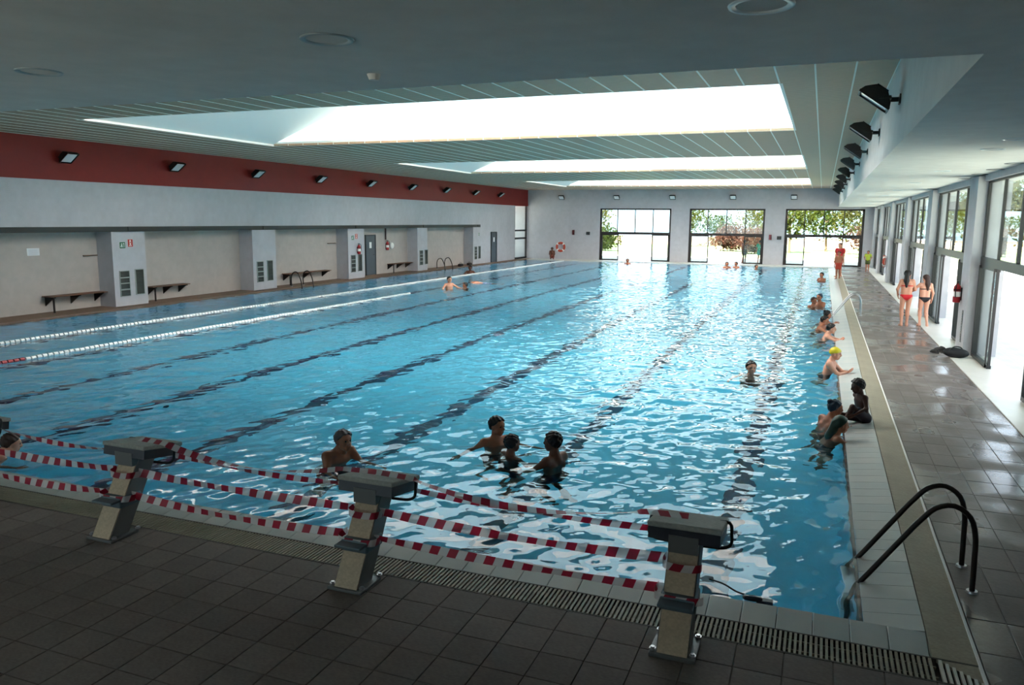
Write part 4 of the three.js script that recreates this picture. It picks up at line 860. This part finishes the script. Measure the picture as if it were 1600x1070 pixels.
hang(0.02, 22.6, 0.42, { label: 'bather with one arm over the edge, between the yellow cap and the handrail', hair: ['short', 'black'], skin: 'tan', turn: 1.3 });
hang(0.10, 24.2, 0.40, { label: 'bather partly hidden at the edge, next before the far right handrail', hair: ['bun', 'black'], skin: 'tan', turn: 1.9 });
swim(-0.15, 29.0, 0.32, { ...narrow, label: 'swimmer left of two heads beyond the right handrail', turn: 0.8, hair: ['short', 'brown'], cell: 0.022 });
swim(0.05, 29.3, 0.42, { ...narrow, label: 'swimmer right of two heads beyond the right handrail', turn: -0.6, hair: ['bun', 'blue'], cell: 0.022 });
swim(0.1, 42.0, 0.42, { ...narrow, label: 'far bather at the right pool edge below the red-shirted person', turn: -0.6, hair: ['short', 'black'], cell: 0.024 });
swim(-14.4, 29.7, 0.50, { label: 'dark-haired swimmer by the end of the nearer white lane rope', turn: 1.0, skin: 'light', hair: ['short', 'black'], cell: 0.022 });
swim(-13.95, 30.4, 0.22, { ...narrow, label: 'low swimmer’s head just right of the one by the lane rope', turn: -0.8, hair: ['short', 'black'], cell: 0.022 });
swim(-17.5, 38.7, 0.42, { label: 'brown swimmer near the left wall below the far dark door', turn: 0.3, skin: 'brown', hair: ['short', 'black'], cell: 0.024 });
person({ label: 'swimmer stretched on the front with splashing arms left of the pool', at: W(-14.2, WATER - 0.10, 33.0), turn: -1.3, tilt: 1.35, ...tread, headPitch: -0.5, armL: [[0.30, 0.55, 0.1], [0.28, 0.82, 0.1]], armR: [[-0.34, 0.35, 0.2], [-0.30, 0.15, 0.3]], legL: [[0.10, -0.42, 0.02], [0.10, -0.84, 0.05]], legR: [[-0.10, -0.42, 0.08], [-0.10, -0.83, -0.02]], skin: 'light', hair: ['cap', 'grey'], wear: [['shorts', 0x8fa0c8]], cell: 0.022, group: bath });
swim(-12.1, 52.4, 0.34, { label: 'tiny far head in front of the leftmost glazed opening', turn: 0.2, cell: 0.026 });
swim(-5.48, 51.2, 0.36, { label: 'left of two far heads in front of the middle glazed opening', turn: 0.2, cell: 0.026 });
swim(-4.95, 51.6, 0.36, { ...narrow, label: 'right of two far heads in front of the middle glazed opening', turn: -0.4, cell: 0.026 });
swim(-3.7, 51.0, 0.26, { label: 'far head low in the water under the right door panel of the middle opening', turn: 0.9, cell: 0.026 });
swim(-9.2, 6.15, 0.34, { label: 'light-skinned bather cut off by the left photo edge behind the tapes', turn: 2.6, lean: 0.5, skin: 'pink', hair: ['short', 'brown'], wear: [['shorts', 0xd07020]] });
// sitting boy on the edge tiles
person({ label: 'dark-skinned boy sitting on the pool edge with one knee up', group: 'people beside the pool', at: W(0.71, 0.06, 12.15), turn: -1.05, scale: 0.68, skin: 'dark', hair: ['curly', 'black'], headScale: 1.22, lean: 0.22, headPitch: 0.15, headYaw: -0.2,
  armL: [[0.28, 0.24, 0.12], [0.24, 0.10, 0.36]], armR: [[-0.30, 0.20, -0.14], [-0.32, -0.02, -0.22]],
  legL: [[0.13, 0.25, 0.34], [0.12, -0.05, 0.50], [0.13, -0.07, 0.64]], legR: [[-0.12, 0.02, 0.42], [-0.12, -0.28, 0.52], [-0.12, -0.42, 0.60]], wear: [['shorts', 0x2a2430]], shortLength: 0.6, cell: 0.014 });
// girls walking away
const walkA = { legL: [[0.085, -0.43, 0.06], [0.085, -0.83, -0.06]], legR: [[-0.085, -0.43, 0.07], [-0.085, -0.84, 0.05]] };
person({ ...walkA, label: 'girl in a red bikini bottom walking along the deck', group: 'people beside the pool', at: W(2.27, 0.895 * 0.92, 24.3), turn: Math.PI + 0.1, scale: 0.92, female: true, skin: 'light', hair: ['long', 'black'], headYaw: -0.3, armL: [[0.25, 0.20, 0.02], [0.20, 0.0, 0.16]], armR: [[-0.24, 0.20, 0.03], [-0.18, 0.12, 0.20]], wear: [['briefs', 0xc41a24], ['strap', 0xc41a24]], cell: 0.013 });
person({ ...walkA, legL: [[0.085, -0.43, 0.09], [0.09, -0.82, -0.02]], legR: [[-0.085, -0.43, 0.03], [-0.10, -0.82, -0.14]], label: 'girl in a dark bikini bottom reaching to the one in red', group: 'people beside the pool', at: W(2.74, 0.90 * 0.85, 24.4), turn: Math.PI + 0.15, scale: 0.85, female: true, skin: 'pink', hair: ['long', 'brown'], headYaw: 0.4, armL: [[0.36, 0.27, 0.06], [0.56, 0.22, 0.14]], armR: [[-0.24, 0.18, 0.0], [-0.24, -0.04, 0.08]], wear: [['briefs', 0x18151a], ['strap', 0x18151a]], cell: 0.013 });
person({ ...walkA, label: 'tall person in a red top at the far end of the deck', group: 'people beside the pool', at: W(0.92, 0.90 * 1.05, 45.2), turn: -0.5, scale: 1.05, skin: 'light', hair: ['short', 'brown'], wear: [['shirt', 0xb01c22], ['shorts', 0xa83a30]], cell: 0.02 });
person({ ...walkA, label: 'bare-chested child in front of the person in the red top', group: 'people beside the pool', at: W(0.86, 0.895 * 0.82, 43.6), turn: -0.3, scale: 0.82, skin: 'tan', hair: ['short', 'brown'], wear: [['shorts', 0xb8402e]], armL: [[0.30, 0.25, 0.02], [0.34, 0.05, 0.12]], cell: 0.02 });
person({ label: 'small person in a yellow-green shirt by the far corner of the glass wall', group: 'people beside the pool', at: W(2.58, 0.90 * 0.72, 51.0), turn: -0.2, scale: 0.72, skin: 'tan', hair: ['short', 'black'], wear: [['shirt', 0xa9b83a], ['shorts', 0x4c5a2c]], armL: [[0.28, 0.24, -0.02], [0.22, 0.06, 0.08]], armR: [[-0.28, 0.24, -0.02], [-0.22, 0.06, 0.08]], cell: 0.02 });
person({ label: 'person crouching at the far left corner of the pool', group: 'people beside the pool', at: W(-18.3, 0.20, 54.95), turn: 0.3, scale: 0.9, skin: 'brown', hair: ['short', 'black'], lean: 0.3, legL: [[0.12, 0.22, 0.36], [0.11, -0.14, 0.22]], legR: [[-0.12, 0.22, 0.36], [-0.11, -0.14, 0.22]], armL: [[0.22, 0.20, 0.25], [0.12, 0.10, 0.42]], armR: [[-0.22, 0.20, 0.25], [-0.12, 0.10, 0.42]], wear: [['shorts', 0xa33a2c]], cell: 0.022 });
person({ ...walkA, label: 'slim person standing outside the open doorway of the middle glazed opening', group: 'people outside', at: W(-5.0, 0.90 * 0.95 - 0.02, 57.2), turn: 2.6, scale: 0.95, skin: 'brown', hair: ['short', 'black'], wear: [['shorts', 0x403830]], cell: 0.022 });
person({ ...walkA, label: 'person in green standing outside behind the glass of the middle opening', group: 'people outside', at: W(-4.05, 0.90 * 0.93 - 0.02, 58.4), turn: 2.9, scale: 0.93, skin: 'tan', hair: ['short', 'black'], wear: [['shirt', 0x2d8f6c], ['shorts', 0x2f8a7a]], cell: 0.022 });
renderer.render(scene, camera);
